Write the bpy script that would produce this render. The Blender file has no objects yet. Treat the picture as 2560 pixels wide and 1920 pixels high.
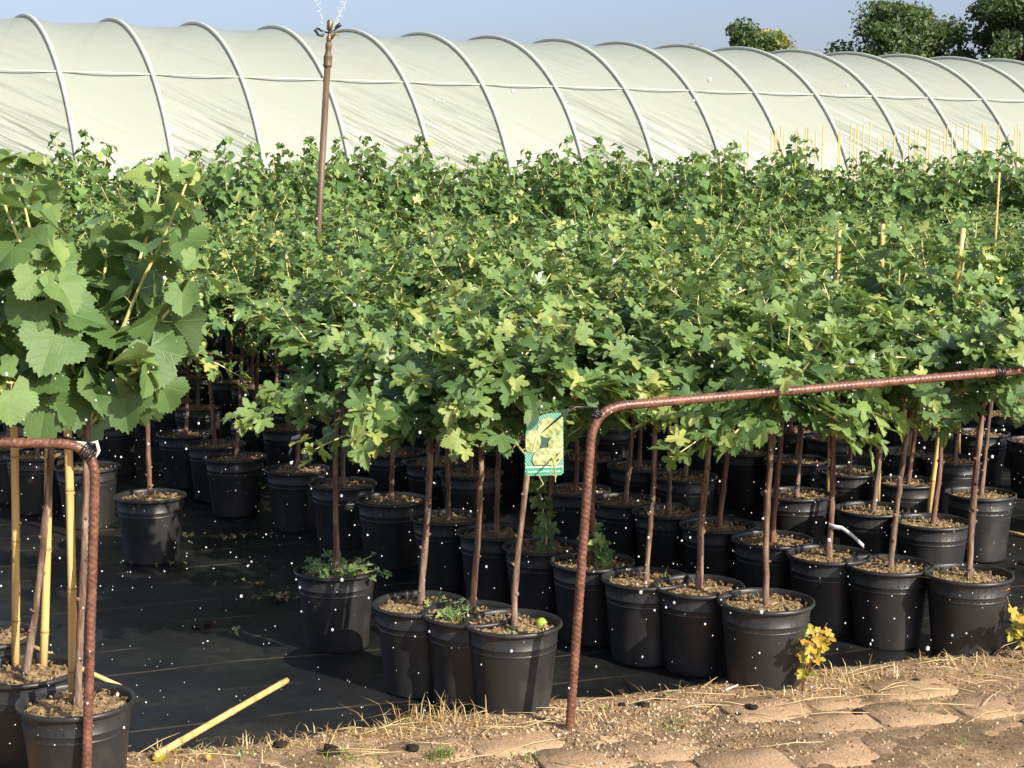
import bpy, bmesh, math, random
import numpy as np
from mathutils import Vector, Matrix, Euler
R = math.radians
rnd = random.Random(7)

# ------------------------------------------------------------------ camera, sky, sun, exposure
scn = bpy.context.scene
COL = scn.collection
CAM_H, PITCH, FPX = 1.34, R(7.27), 4000.0          # focal length in pixels of the 2560 px wide picture
cam = bpy.data.cameras.new('camera'); cam.sensor_width = 36; cam.lens = 36 * FPX / 2560
cam.clip_start = 0.05; cam.clip_end = 3000
cob = bpy.data.objects.new('camera', cam); COL.objects.link(cob)
cob.location = (0, 0, CAM_H); cob.rotation_euler = (R(90) - PITCH, 0, 0)
scn.camera = cob
SUN_AZ, SUN_EL = R(134), R(31)                      # azimuth clockwise from +Y (behind the camera, to the right)
sun_dir = Vector((math.sin(SUN_AZ) * math.cos(SUN_EL), math.cos(SUN_AZ) * math.cos(SUN_EL), math.sin(SUN_EL)))
w = bpy.data.worlds.new('World'); scn.world = w; w.use_nodes = True
nt = w.node_tree; nt.nodes.clear()
sky = nt.nodes.new('ShaderNodeTexSky'); sky.sky_type = 'NISHITA'; sky.sun_disc = False
sky.sun_elevation = SUN_EL; sky.sun_rotation = SUN_AZ; sky.air_density = 1.0; sky.dust_density = 2.6; sky.ozone_density = 6.0
bg = nt.nodes.new('ShaderNodeBackground'); bg.inputs[1].default_value = 0.118
out = nt.nodes.new('ShaderNodeOutputWorld')
tn = nt.nodes.new('ShaderNodeMixRGB'); tn.blend_type = 'MULTIPLY'; tn.inputs[0].default_value = 1; tn.inputs[2].default_value = (1.0, .90, .95, 1)   # pale lavender summer haze
nt.links.new(sky.outputs[0], tn.inputs[1]); hs = nt.nodes.new('ShaderNodeHueSaturation'); hs.inputs['Saturation'].default_value = .68; nt.links.new(tn.outputs[0], hs.inputs['Color']); nt.links.new(hs.outputs[0], bg.inputs[0]); nt.links.new(bg.outputs[0], out.inputs[0])
sl = bpy.data.lights.new('sun', 'SUN'); sl.energy = 4.6; sl.angle = R(0.53); sl.color = (1.0, 0.91, 0.76)
so = bpy.data.objects.new('sun', sl); COL.objects.link(so); so.location = (6, -6, 9)
so.rotation_euler = (-sun_dir).to_track_quat('-Z', 'Y').to_euler()
vs = scn.view_settings; vs.view_transform = 'Standard'; vs.look = 'None'; vs.gamma = 1; vs.exposure = 0.75
vs.use_curve_mapping = False
cy = scn.cycles
cy.use_denoising = True; cy.max_bounces = 7; cy.diffuse_bounces = 3; cy.glossy_bounces = 3
cy.transmission_bounces = 4; cy.transparent_max_bounces = 8
cy.caustics_reflective = False; cy.caustics_refractive = False; cy.sample_clamp_indirect = 6

# ------------------------------------------------------------------ helpers
CP, SP = math.cos(PITCH), math.sin(PITCH)
def ray(px, py):
    u = (px - 1280) / FPX; v = (py - 960) / FPX
    return Vector((u, CP - v * SP, -SP - v * CP))
def on_z(px, py, z=0.0):            # photo measurement -> point at height z
    d = ray(px, py); t = (z - CAM_H) / d.z
    return Vector((0, 0, CAM_H)) + d * t
def on_y(px, py, Y):                # photo measurement -> point at distance Y
    d = ray(px, py); t = Y / d.y
    return Vector((0, 0, CAM_H)) + d * t
def obj(name, data, parent=None, loc=None, rot=None):
    o = bpy.data.objects.new(name, data); COL.objects.link(o)
    if parent: o.parent = parent
    if loc is not None: o.location = loc
    if rot is not None: o.rotation_euler = rot
    return o
def tag(o, label=None, cat=None, group=None, kind=None):
    if label: o['label'] = label
    if cat: o['category'] = cat
    if group: o['group'] = group
    if kind: o['kind'] = kind
    return o
def mesh(name, v, f, mat=None, smooth=True, tint=None, uv=None):
    me = bpy.data.meshes.new(name)
    me.from_pydata([tuple(p) for p in v], [], [tuple(q) for q in f])
    if smooth: me.polygons.foreach_set('use_smooth', [True] * len(me.polygons))
    if tint is not None:
        a = me.attributes.new('tint', 'FLOAT', 'POINT'); a.data.foreach_set('value', np.asarray(tint, dtype=np.float32))
    if uv is not None:
        a = me.attributes.new('leafco', 'FLOAT_VECTOR', 'POINT'); a.data.foreach_set('vector', np.asarray(uv, dtype=np.float32).ravel())
    if mat: me.materials.append(mat)
    me.update()
    return me
class MB:                            # collects shapes into one mesh
    def __init__(s): s.v = []; s.f = []; s.t = []
    def add(s, v, f, t=0.0):
        n = len(s.v); s.v += [tuple(p) for p in v]; s.f += [tuple(i + n for i in q) for q in f]
        s.t += [t] * len(v)
    def tube(s, pts, rad, seg=6, cap=True, t=0.0):
        pts = [Vector(p) for p in pts]; n = len(pts)
        if not hasattr(rad, '__len__'): rad = [rad] * n
        v = []; f = []
        prev = None
        for i, p in enumerate(pts):
            d = (pts[min(i + 1, n - 1)] - pts[max(i - 1, 0)])
            if d.length < 1e-9: d = Vector((0, 0, 1))
            d.normalize()
            if prev is None:
                a = d.cross(Vector((0.31, 0.95, 0.07)));
                if a.length < .05: a = d.cross(Vector((1, 0, 0)))
            else:
                a = prev - d * prev.dot(d)
            a.normalize(); b = d.cross(a); prev = a
            for k in range(seg):
                q = 2 * math.pi * k / seg
                v.append(p + (a * math.cos(q) + b * math.sin(q)) * rad[i])
        for i in range(n - 1):
            for k in range(seg):
                k2 = (k + 1) % seg
                f.append((i * seg + k, i * seg + k2, (i + 1) * seg + k2, (i + 1) * seg + k))
        if cap:
            f.append(tuple(range(seg - 1, -1, -1))); f.append(tuple((n - 1) * seg + k for k in range(seg)))
        s.add(v, f, t)
    def lathe(s, prof, seg=24, M=None, t=0.0, cap0=False, cap1=False):
        v = []; f = []; n = len(prof)
        for r, z in prof:
            for k in range(seg):
                a = 2 * math.pi * k / seg
                p = Vector((r * math.cos(a), r * math.sin(a), z)); v.append(M @ p if M else p)
        for i in range(n - 1):
            for k in range(seg):
                k2 = (k + 1) % seg
                f.append((i * seg + k, i * seg + k2, (i + 1) * seg + k2, (i + 1) * seg + k))
        if cap0: f.append(tuple(range(seg - 1, -1, -1)))
        if cap1: f.append(tuple((n - 1) * seg + k for k in range(seg)))
        s.add(v, f, t)
    def box(s, c, d, M=None, t=0.0):
        x, y, z = d[0] / 2, d[1] / 2, d[2] / 2
        v = [Vector((sx * x, sy * y, sz * z)) for sx in (-1, 1) for sy in (-1, 1) for sz in (-1, 1)]
        if M: v = [M @ p for p in v]
        v = [p + Vector(c) for p in v]
        f = [(0, 1, 3, 2), (4, 6, 7, 5), (0, 4, 5, 1), (2, 3, 7, 6), (0, 2, 6, 4), (1, 5, 7, 3)]
        s.add(v, f, t)
    def data(s, name, mat, smooth=True): return mesh(name, s.v, s.f, mat, smooth, s.t)
    def build(s, name, mat, parent=None, loc=None, rot=None, smooth=True):
        return obj(name, s.data(name, mat, smooth), parent, loc, rot)

# ------------------------------------------------------------------ materials
class N:
    def __init__(s, name):
        s.m = bpy.data.materials.new(name); s.m.use_nodes = True; s.t = s.m.node_tree; s.t.nodes.clear()
        s.o = s.t.nodes.new('ShaderNodeOutputMaterial')
    def n(s, typ, **k):
        q = s.t.nodes.new('ShaderNode' + typ)
        for a, b in k.items():
            if a.startswith('i_'):
                key = a[2:]; key = int(key) if key.isdigit() else key.replace('_', ' ')
                q.inputs[key].default_value = b
            else: setattr(q, a, b)
        return q
    def l(s, a, b): s.t.links.new(a, b)
    def noise(s, scale, detail=4, rough=.55, co=None, dim='3D'):
        q = s.n('TexNoise'); q.inputs['Scale'].default_value = scale; q.inputs['Detail'].default_value = detail
        q.inputs['Roughness'].default_value = rough
        if co is not None: s.l(co, q.inputs['Vector'])
        return q.outputs['Fac']
    def ramp(s, fac, stops, interp='LINEAR'):
        q = s.n('ValToRGB'); r = q.color_ramp; r.interpolation = interp
        while len(r.elements) < len(stops): r.elements.new(.5)
        for e, (p, c) in zip(r.elements, stops):
            e.position = p; e.color = (*c, 1) if len(c) == 3 else c
        s.l(fac, q.inputs[0]); return q.outputs[0]
    def math(s, op, a, b=None, c=None):
        q = s.n('Math', operation=op)
        for i, x in enumerate((a, b, c)):
            if x is None: continue
            if isinstance(x, (int, float)): q.inputs[i].default_value = x
            else: s.l(x, q.inputs[i])
        return q.outputs[0]
    def mix(s, fac, a, b, typ='MIX'):
        q = s.n('MixRGB', blend_type=typ)
        for i, x in enumerate((fac, a, b)):
            if isinstance(x, (int, float)): q.inputs[i].default_value = x
            elif isinstance(x, tuple): q.inputs[i].default_value = (*x, 1)
            else: s.l(x, q.inputs[i])
        return q.outputs[0]
    def bump(s, h, strength=.3, dist=.01):
        q = s.n('Bump'); q.inputs['Strength'].default_value = strength; q.inputs['Distance'].default_value = dist
        s.l(h, q.inputs['Height']); return q.outputs[0]
    def pbr(s, col, rough=.5, normal=None, spec=.5, metal=0.0):
        q = s.n('BsdfPrincipled')
        if isinstance(col, tuple): q.inputs['Base Color'].default_value = (*col, 1)
        else: s.l(col, q.inputs['Base Color'])
        if isinstance(rough, (int, float)): q.inputs['Roughness'].default_value = rough
        else: s.l(rough, q.inputs['Roughness'])
        q.inputs['Specular IOR Level'].default_value = spec; q.inputs['Metallic'].default_value = metal
        if normal is not None: s.l(normal, q.inputs['Normal'])
        return q
    def done(s, sh): s.l(sh.outputs[0] if hasattr(sh, 'outputs') else sh, s.o.inputs[0]); return s.m
    def co(s, which='Object'): return s.n('TexCoord').outputs[which]
def simple(name, c, rough=.5, spec=.5, metal=0.0, nscale=None, amt=.35, bump=0.0):
    m = N(name)
    if nscale:
        f = m.noise(nscale, 5, .6, m.co()); 
        col = m.ramp(f, [(.3, tuple(x * (1 - amt) for x in c)), (.7, tuple(min(1, x * (1 + amt)) for x in c))])
        nn = m.bump(f, bump, .004) if bump else None
        return m.done(m.pbr(col, rough, nn, spec, metal))
    return m.done(m.pbr(c, rough, None, spec, metal))

def leaf_mat(name, stops, veins=False, use_obj=False, trans=.33, rough=.36):
    m = N(name)
    if use_obj:
        oi = m.n('ObjectInfo'); sep = m.n('SeparateColor'); m.l(oi.outputs['Color'], sep.inputs[0]); fac = sep.outputs[0]
    else:
        fac = m.n('Attribute', attribute_name='tint').outputs['Fac']
    nz = m.noise(38, 3, .6, m.co())
    fac = m.math('ADD', fac, m.math('MULTIPLY', m.math('SUBTRACT', nz, .5), .28))
    col = m.ramp(fac, stops)
    normal = None
    if veins:
        at = m.n('Attribute', attribute_name='leafco'); sx = m.n('SeparateXYZ'); m.l(at.outputs['Vector'], sx.inputs[0])
        ang = m.math('ARCTAN2', sx.outputs[0], sx.outputs[1])
        rr = m.math('SQRT', m.math('ADD', m.math('POWER', sx.outputs[0], 2.0), m.math('POWER', sx.outputs[1], 2.0)))
        fr = m.math('ABSOLUTE', m.math('SUBTRACT', m.math('FRACT', m.math('ADD', m.math('DIVIDE', ang, .94), .5)), .5))
        d = m.math('MULTIPLY', m.math('MULTIPLY', fr, .94), rr)
        main = m.n('MapRange'); main.inputs[1].default_value = .008; main.inputs[2].default_value = .024
        main.inputs[3].default_value = 1; main.inputs[4].default_value = 0; m.l(d, main.inputs[0])
        side = m.math('FRACT', m.math('MULTIPLY', m.math('SUBTRACT', rr, m.math('MULTIPLY', d, 1.0)), 5.5))
        sv = m.n('MapRange'); sv.inputs[1].default_value = .0; sv.inputs[2].default_value = .09
        sv.inputs[3].default_value = .55; sv.inputs[4].default_value = 0; m.l(m.math('ABSOLUTE', m.math('SUBTRACT', side, .5)), sv.inputs[0])
        vv = m.math('MAXIMUM', main.outputs[0], sv.outputs[0])
        col = m.mix(m.math('MULTIPLY', vv, .30), col, (.24, .34, .11))
        puff = m.math('SUBTRACT', m.noise(60, 2, .5, m.co()), m.math('MULTIPLY', vv, .8))
        normal = m.bump(puff, .35, .003)
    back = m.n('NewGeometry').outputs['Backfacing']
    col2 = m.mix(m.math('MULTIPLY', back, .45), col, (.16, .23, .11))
    p = m.pbr(col2, rough, normal, .45)
    tr = m.n('BsdfTranslucent'); m.l(m.mix(.5, col2, (.30, .42, .04), 'MIX'), tr.inputs[0])
    if normal is not None: m.l(normal, tr.inputs[1])
    mx = m.n('MixShader'); mx.inputs[0].default_value = trans
    m.l(p.outputs[0], mx.inputs[1]); m.l(tr.outputs[0], mx.inputs[2])
    return m.done(mx)
GOOS = [(0, (.052, .115, .042)), (.35, (.130, .230, .075)), (.65, (.235, .345, .105)), (1, (.50, .52, .15))]
CURR = [(0, (.062, .130, .046)), (.4, (.135, .235, .075)), (.75, (.21, .325, .095)), (1, (.40, .47, .12))]
M = {}
M['goose'] = leaf_mat('gooseberry_leaf', GOOS)
M['goose_obj'] = leaf_mat('gooseberry_leaf_single', GOOS, veins=True, use_obj=True)
M['curr'] = leaf_mat('currant_leaf', CURR)
M['curr_obj'] = leaf_mat('currant_leaf_single', CURR, veins=True, use_obj=True)
M['autumn'] = leaf_mat('yellowing_leaf', [(0, (.20, .24, .04)), (.4, (.45, .38, .06)), (.7, (.62, .36, .07)), (1, (.60, .20, .06))], use_obj=True)
M['weed'] = leaf_mat('weed_leaf', [(0, (.07, .14, .05)), (.6, (.16, .25, .10)), (1, (.34, .38, .12))])
M['tree'] = leaf_mat('tree_leaf', [(0, (.040, .070, .026)), (.5, (.075, .12, .035)), (1, (.45, .40, .08))], trans=.25, rough=.6)
M['shoot'] = simple('green_shoot', (.46, .45, .18), .55, .4, nscale=30)

def pot_material():
    m = N('black_pot_plastic'); co = m.co()
    n1 = m.noise(9, 5, .6, co); n2 = m.noise(60, 3, .6, co)
    sc = m.n('Mapping'); sc.inputs['Scale'].default_value = (22, 22, 4); m.l(co, sc.inputs[0])
    n3 = m.noise(1.5, 4, .6, sc.outputs[0])
    dirt = m.math('MULTIPLY', m.ramp(n1, [(.42, (0, 0, 0)), (.72, (1, 1, 1))]), m.ramp(n3, [(.35, (0, 0, 0)), (.75, (1, 1, 1))]))
    col = m.mix(m.math('MULTIPLY', dirt, .55), (.019, .0195, .021), (.085, .078, .068))
    r = m.math('ADD', m.math('MULTIPLY', n1, .25), .30)
    return m.done(m.pbr(col, r, m.bump(n2, .12, .002), .45))
M['pot'] = pot_material()
def soil_material():
    m = N('potting_substrate'); co = m.co()
    n1 = m.noise(55, 5, .7, co); n2 = m.noise(7, 3, .5, co)
    col = m.ramp(n1, [(.28, (.055, .038, .022)), (.45, (.20, .135, .070)), (.6, (.36, .26, .145)), (.75, (.52, .42, .27))])
    col = m.mix(m.ramp(n2, [(.5, (0, 0, 0)), (.75, (.5, .5, .5))]), col, (.12, .11, .035))
    return m.done(m.pbr(col, .85, m.bump(n1, .9, .01), .2))
M['soil'] = soil_material()
def bark_material():
    m = N('bark'); co = m.co()
    mp = m.n('Mapping'); mp.inputs['Scale'].default_value = (60, 60, 9); m.l(co, mp.inputs[0])
    n1 = m.noise(1, 5, .65, mp.outputs[0]); n2 = m.noise(14, 4, .6, co)
    oi = m.n('ObjectInfo').outputs['Random']
    base = m.ramp(n1, [(.3, (.055, .032, .022)), (.48, (.135, .085, .060)), (.62, (.29, .21, .155)), (.76, (.56, .46, .37))])
    red = m.ramp(n1, [(.3, (.045, .022, .015)), (.55, (.19, .095, .062)), (.78, (.40, .27, .20))])
    col = m.mix(m.ramp(oi, [(.45, (0, 0, 0)), (.9, (1, 1, 1))]), base, red)
    col = m.mix(m.ramp(n2, [(.62, (0, 0, 0)), (.74, (.6, .6, .6))]), col, (.36, .31, .25))
    return m.done(m.pbr(col, .7, m.bump(n1, .7, .006), .25))
M['bark'] = bark_material()
def cane_material():
    m = N('bamboo_cane'); co = m.co()
    mp = m.n('Mapping'); mp.inputs['Scale'].default_value = (40, 40, 3); m.l(co, mp.inputs[0])
    n1 = m.noise(1.2, 4, .6, mp.outputs[0])
    t = m.n('Attribute', attribute_name='tint').outputs['Fac']
    col = m.ramp(n1, [(.3, (.44, .27, .085)), (.55, (.66, .45, .17)), (.75, (.74, .56, .27))])
    col = m.mix(m.math('MULTIPLY', t, .8), col, (.10, .055, .025))
    return m.done(m.pbr(col, .38, None, .4))
M['cane'] = cane_material()
def rust_material():
    m = N('rusty_steel'); co = m.co()
    n1 = m.noise(35, 5, .7, co); n2 = m.noise(160, 3, .6, co)
    col = m.ramp(n1, [(.3, (.055, .023, .017)), (.5, (.135, .056, .036)), (.7, (.22, .10, .062))])
    col = m.mix(m.ramp(n2, [(.55, (0, 0, 0)), (.7, (.5, .5, .5))]), col, (.36, .20, .13))
    return m.done(m.pbr(col, m.math('ADD', m.math('MULTIPLY', n1, .4), .2), m.bump(n2, .4, .002), .55))
M['rust'] = rust_material()
M['cable'] = simple('black_tie_wire', (.015, .015, .017), .35, .5)
M['white_plastic'] = simple('white_plastic', (.72, .70, .64), .45, .5, nscale=40, amt=.15)
M['pale_strip'] = simple('pale_plastic_strip', (.55, .56, .56), .35, .5, nscale=40, amt=.2)
M['pipe'] = simple('brown_pvc_pipe', (.125, .080, .052), .5, .4, nscale=6, amt=.25)
M['brass'] = simple('weathered_brass', (.24, .17, .075), .35, .5, .7, nscale=40)
M['dark_plastic'] = simple('dark_plastic', (.025, .022, .026), .4)

# ------------------------------------------------------------------ ground and path
EA = on_z(320, 1900); EB = on_z(2560, 1640)
ED = (EB - EA); ED.z = 0; ED.normalize(); EN = Vector((ED.y, -ED.x, 0))      # EN points to the camera side
def edge(s, q, z=0.0): return EA + ED * s + EN * q + Vector((0, 0, z))

def ground_material():
    m = N('field_earth'); co = m.co()
    n1 = m.noise(.35, 6, .6, co); n2 = m.noise(14, 5, .65, co)
    col = m.ramp(n1, [(.35, (.07, .085, .03)), (.55, (.10, .10, .045)), (.7, (.17, .13, .075))])
    col = m.mix(.5, col, m.ramp(n2, [(.3, (.05, .05, .02)), (.7, (.20, .17, .10))]))
    return m.done(m.pbr(col, .9, m.bump(n2, .6, .05), .2))
g = MB(); n = 40
xs = [-900, -300, -100, -40, -20, 0, 20, 40, 100, 300, 900]; ys = [-60, -20, 0, 20, 40, 80, 200, 500, 1500]
gv = [(x, y, -.012) for y in ys for x in xs]
gf = [(j * 11 + i, j * 11 + i + 1, (j + 1) * 11 + i + 1, (j + 1) * 11 + i) for j in range(len(ys) - 1) for i in range(10)]
o = obj('ground', mesh('ground', gv, gf, ground_material())); tag(o, kind='structure')

def fabric_material():
    m = N('woven_weed_fabric'); co = m.co()
    mp = m.n('Mapping'); mp.inputs['Rotation'].default_value = (0, 0, -math.atan2(ED.y, ED.x)); m.l(co, mp.inputs[0])
    sx = m.n('SeparateXYZ'); m.l(mp.outputs[0], sx.inputs[0])
    wob = m.math('MULTIPLY', m.math('SUBTRACT', m.noise(2.5, 2, .5, co), .5), .02)
    fy = m.math('FRACT', m.math('DIVIDE', m.math('ADD', sx.outputs[1], wob), .235))
    ln = m.n('MapRange'); ln.inputs[1].default_value = .012; ln.inputs[2].default_value = .024; ln.inputs[3].default_value = 1; ln.inputs[4].default_value = 0
    m.l(m.math('ABSOLUTE', m.math('SUBTRACT', fy, .5)), ln.inputs[0])
    brk = m.ramp(m.noise(3.5, 4, .6, co), [(.42, (0, 0, 0)), (.62, (1, 1, 1))])
    wv = m.n('TexWave', wave_type='BANDS', bands_direction='X'); wv.inputs['Scale'].default_value = 160; m.l(mp.outputs[0], wv.inputs['Vector'])
    wv2 = m.n('TexWave', wave_type='BANDS', bands_direction='Y'); wv2.inputs['Scale'].default_value = 110; m.l(mp.outputs[0], wv2.inputs['Vector'])
    weave = m.math('ADD', wv.outputs['Fac'], wv2.outputs['Fac'])
    n1 = m.noise(2.2, 5, .62, co); n2 = m.noise(28, 5, .7, co); n3 = m.noise(6, 5, .6, co)
    col = m.ramp(n3, [(.3, (.007, .0075, .0085)), (.7, (.017, .018, .018))])
    col = m.mix(m.math('MULTIPLY', m.math('MULTIPLY', ln.outputs[0], brk), .85), col, (.14, .115, .075))
    moss = m.math('MULTIPLY', m.ramp(n1, [(.52, (0, 0, 0)), (.68, (1, 1, 1))]), m.ramp(n2, [(.45, (0, 0, 0)), (.7, (1, 1, 1))]))
    col = m.mix(m.math('MULTIPLY', moss, .7), col, (.05, .055, .022))
    silt = m.ramp(m.noise(1.6, 6, .7, co), [(.6, (0, 0, 0)), (.78, (.45, .45, .45))])
    col = m.mix(silt, col, (.11, .085, .055))
    rough = m.ramp(n1, [(.38, (.20, .20, .20)), (.6, (.5, .5, .5))])
    return m.done(m.pbr(col, rough, m.bump(m.math('ADD', m.math('MULTIPLY', weave, .06), m.math('MULTIPLY', n3, 1.2)), .35, .01), .5))
fx = np.linspace(-9, 11, 81); fyv = np.concatenate([np.linspace(2.2, 8, 59), np.linspace(8.4, 19, 24)])
rs = np.random.RandomState(3)
fv = []
for y in fyv:
    for x in fx:
        z = .004 * math.sin(x * 3.1 + y * 1.7) * math.sin(y * 2.3 - x) + .0025 * math.sin(7 * x + 3 * y)
        fv.append((x, y, z))
nx = len(fx)
ff = [(j * nx + i, j * nx + i + 1, (j + 1) * nx + i + 1, (j + 1) * nx + i) for j in range(len(fyv) - 1) for i in range(nx - 1)]
o = obj('weed_fabric', mesh('weed_fabric', fv, ff, fabric_material())); tag(o, kind='structure')

def path_material(name, dark=1.0):
    m = N(name); co = m.co()
    n1 = m.noise(60, 6, .75, co); n2 = m.noise(5, 5, .6, co); n3 = m.noise(160, 3, .6, co)
    col = m.ramp(n1, [(.25, (.085 * dark, .055 * dark, .033 * dark)), (.45, (.25 * dark, .165 * dark, .095 * dark)), (.65, (.40 * dark, .28 * dark, .165 * dark)), (.82, (.58 * dark, .45 * dark, .30 * dark))])
    col = m.mix(m.ramp(n2, [(.45, (0, 0, 0)), (.75, (.6, .6, .6))]), col, (.16 * dark, .105 * dark, .062 * dark))
    tt = m.n('Attribute', attribute_name='tint').outputs['Fac']
    col = m.mix(m.math('MULTIPLY', m.math('MULTIPLY', tt, .5), m.ramp(n2, [(.42, (0, 0, 0)), (.60, (1, 1, 1))])), col, m.ramp(n1, [(.3, (.035, .030, .020)), (.6, (.085, .070, .040)), (.8, (.20, .15, .09))]))
    return m.done(m.pbr(col, .88, m.bump(m.math('ADD', n1, m.math('MULTIPLY', n3, .4)), .8, .008), .2))
M['path'] = path_material('sandy_dirt', 1.22); 
def paver_material():
    m = N('concrete_paver'); co = m.co()
    n1 = m.noise(140, 4, .7, co); n2 = m.noise(11, 5, .6, co); oi = m.n('ObjectInfo').outputs['Random']
    col = m.ramp(n1, [(.3, (.28, .175, .10)), (.5, (.43, .285, .17)), (.72, (.57, .41, .265))])
    col = m.mix(m.math('MULTIPLY', oi, .4), col, (.44, .31, .20))
    col = m.mix(m.ramp(n2, [(.48, (0, 0, 0)), (.70, (.75, .75, .75))]), col, m.ramp(m.noise(48, 5, .75, co), [(.3, (.12, .08, .045)), (.5, (.30, .20, .11)), (.7, (.52, .38, .22))]))
    return m.done(m.pbr(col, .88, m.bump(m.math('ADD', n1, m.noise(48, 5, .7, co)), .8, .005), .22))
M['paver'] = paver_material()
def hN(x, y):
    return (math.sin(x * 5.3 + 1.3 * math.sin(y * 3.1)) * math.sin(y * 6.1 + x * 1.7) * .5 + math.sin(x * 13.7 + y * 4.2) * math.sin(y * 15.3 - x * 6.2) * .3
            + math.sin(x * 37 + y * 11) * math.sin(y * 31 - x * 17) * .2)
def path_h(s, q):
    e = .045 * hN(s * 1.5, 3.3) + .03 * math.sin(s * 2.2 + 1)
    d = max(0.0, min(1.0, (q + .10 - e) / .16)); d = d * d * (3 - 2 * d)
    z = -.006 + .026 * d
    if q > -.05: z += d * (.006 * hN(s * 2.2, q * 2.2) + .010 * max(0, hN(s * 1.1 + 4, q * 3)) * math.exp(-((q - .02) / .14) ** 2))
    return z
ss = np.concatenate([np.linspace(-9, -1.2, 14), np.linspace(-1.1, 3.6, 314), np.linspace(3.8, 12, 14)])
qs = np.concatenate([np.linspace(-.22, .95, 90), np.linspace(1.0, 2.4, 30), np.linspace(2.6, 8, 12)])
pv = [tuple(edge(s, q, path_h(s, q))) for q in qs for s in ss]; ns_ = len(ss)
pf = [(j * ns_ + i, j * ns_ + i + 1, (j + 1) * ns_ + i + 1, (j + 1) * ns_ + i) for j in range(len(qs) - 1) for i in range(ns_ - 1)]
pf = [q[::-1] for q in pf]
ptint = [max(0, min(1, (q - .13) / .08)) for q in qs for s in ss]
path = obj('path', mesh('path', pv, pf, M['path'], True, ptint)); tag(path, kind='structure')
# single pavers, children of the path
def paver_mesh(k):
    r = random.Random(50 + k); b = bmesh.new()
    L, W, H = .214, .174, .05
    pts = []
    nseg = 20
    for i in range(nseg):
        a = 2 * math.pi * i / nseg
        c, s_ = math.cos(a), math.sin(a)
        p = 9.0
        rr = 1 / ((abs(c) ** p + abs(s_) ** p) ** (1 / p))
        j = 1 + r.uniform(-.035, .015)
        pts.append((c * rr * L / 2 * j, s_ * rr * W / 2 * j))
    v = [(x, y, -H) for x, y in pts] + [(x, y, -.0035) for x, y in pts] + [(x * .972, y * .968, r.uniform(-.001, .0008)) for x, y in pts] + [(0, 0, .001)]
    f = []
    for i in range(nseg):
        j = (i + 1) % nseg
        f += [(i, j, nseg + j, nseg + i), (nseg + i, nseg + j, 2 * nseg + j, 2 * nseg + i), (2 * nseg + i, 2 * nseg + j, 3 * nseg)]
    b.free()
    return mesh('paver', v, f, M['paver'])
PM = [paver_mesh(k) for k in range(6)]
ang = math.atan2(ED.y, ED.x)
for row in range(7):
    for c in range(24):
        s = -.9 + c * .222 + (row % 2) * .11 + rnd.uniform(-.008, .008); q = .21 + row * .182 + rnd.uniform(-.007, .007) + .02 * math.sin(s * 1.9 + row)
        z = path_h(s, q) + rnd.uniform(-.0045, .0025) + .0005
        obj('paver', PM[rnd.randrange(6)], path, edge(s, q, z), (rnd.uniform(-.03, .03), rnd.uniform(-.03, .03), ang + rnd.uniform(-.06, .06)))

# ------------------------------------------------------------------ leaf templates
def leaf_template(kind, rings=2, teeth=True, var=0):
    r = random.Random(kind + str(var))
    if kind == 'goose': lobes = [(-108, .52), (-54, .82), (0, 1.0), (54, .82), (108, .52)]; sinus = .50; wd = (20, 21, 22, 21, 20)
    else: lobes = [(-124, .64), (-62, .84), (0, 1.0), (62, .84), (124, .64)]; sinus = .83; wd = (29, 28, 27, 28, 29)
    bd = []
    for i, (a, L) in enumerate(lobes):
        L *= r.uniform(.92, 1.07); w_ = wd[i]
        # pointed, toothed lobe: each entry (angle offset, radius factor)
        if kind == 'goose':
            seq = [(-.95, .74), (-.72, .86), (-.55, .80), (-.34, .95), (-.20, .90), (0, 1.0), (.20, .90), (.34, .95), (.55, .80), (.72, .86), (.95, .74)] if teeth else [(-.75, .82), (0, 1.0), (.75, .82)]
        else:
            seq = [(-1.0, .83), (-.88, .90), (-.74, .86), (-.58, .94), (-.46, .89), (-.28, .98), (-.16, .94), (0, 1.03), (.16, .94), (.28, .98), (.46, .89), (.58, .94), (.74, .86), (.88, .90), (1.0, .83)] if teeth else [(-.8, .83), (0, 1.02), (.8, .83)]
        for da, m in seq: bd.append((a + da * w_, L * m, 1 - abs(da)))
        if i < len(lobes) - 1:
            a2, L2 = lobes[i + 1]
            bd.append(((a + a2) / 2, sinus * (L + L2) / 2 * r.uniform(.93, 1.05), 0.0))
    v = [(0, 0, 0)]; n = len(bd)
    cup = r.uniform(-.15, .15); fold = r.uniform(.05, .32); droop = r.uniform(.05, .42); wav = r.uniform(.05, .14); wp = r.uniform(0, 6)
    def zz(x, y):
        a_ = math.atan2(x, y); rr = math.hypot(x, y)
        return -droop * max(0, y) * abs(y) * .7 + fold * abs(x) * .8 - cup * x * x + wav * rr * rr * math.sin(a_ * 3.2 + wp) + .085 * rr * abs(math.sin(a_ * 1.67))
    for ring in range(1, rings + 1):
        f = ([None, .55, 1.0] if rings == 2 else [None, 1.0])[ring]
        for a, L, lob in bd:
            q = R(a); Lr = L if f == 1 else f * (L * .55 + .45 * .85)
            if f != 1: Lr = min(Lr, L * .8)
            x, y = math.sin(q) * Lr, math.cos(q) * Lr
            v.append((x, y, zz(x, y)))
    f = [(0, i + 2, i + 1) for i in range(n - 1)]
    if rings == 2:
        for i in range(n - 1): f.append((1 + n + i, 2 + n + i, 2 + i, 1 + i)[::-1])
    v = np.array(v); ff_ = []
    for q in f:                      # faces look up
        p = v[list(q[:3])]; ff_.append(q if np.cross(p[1] - p[0], p[2] - p[0])[2] > 0 else tuple(reversed(q)))
    return v, ff_
TG = [leaf_template('goose', 2, True, k) for k in range(5)]
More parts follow.
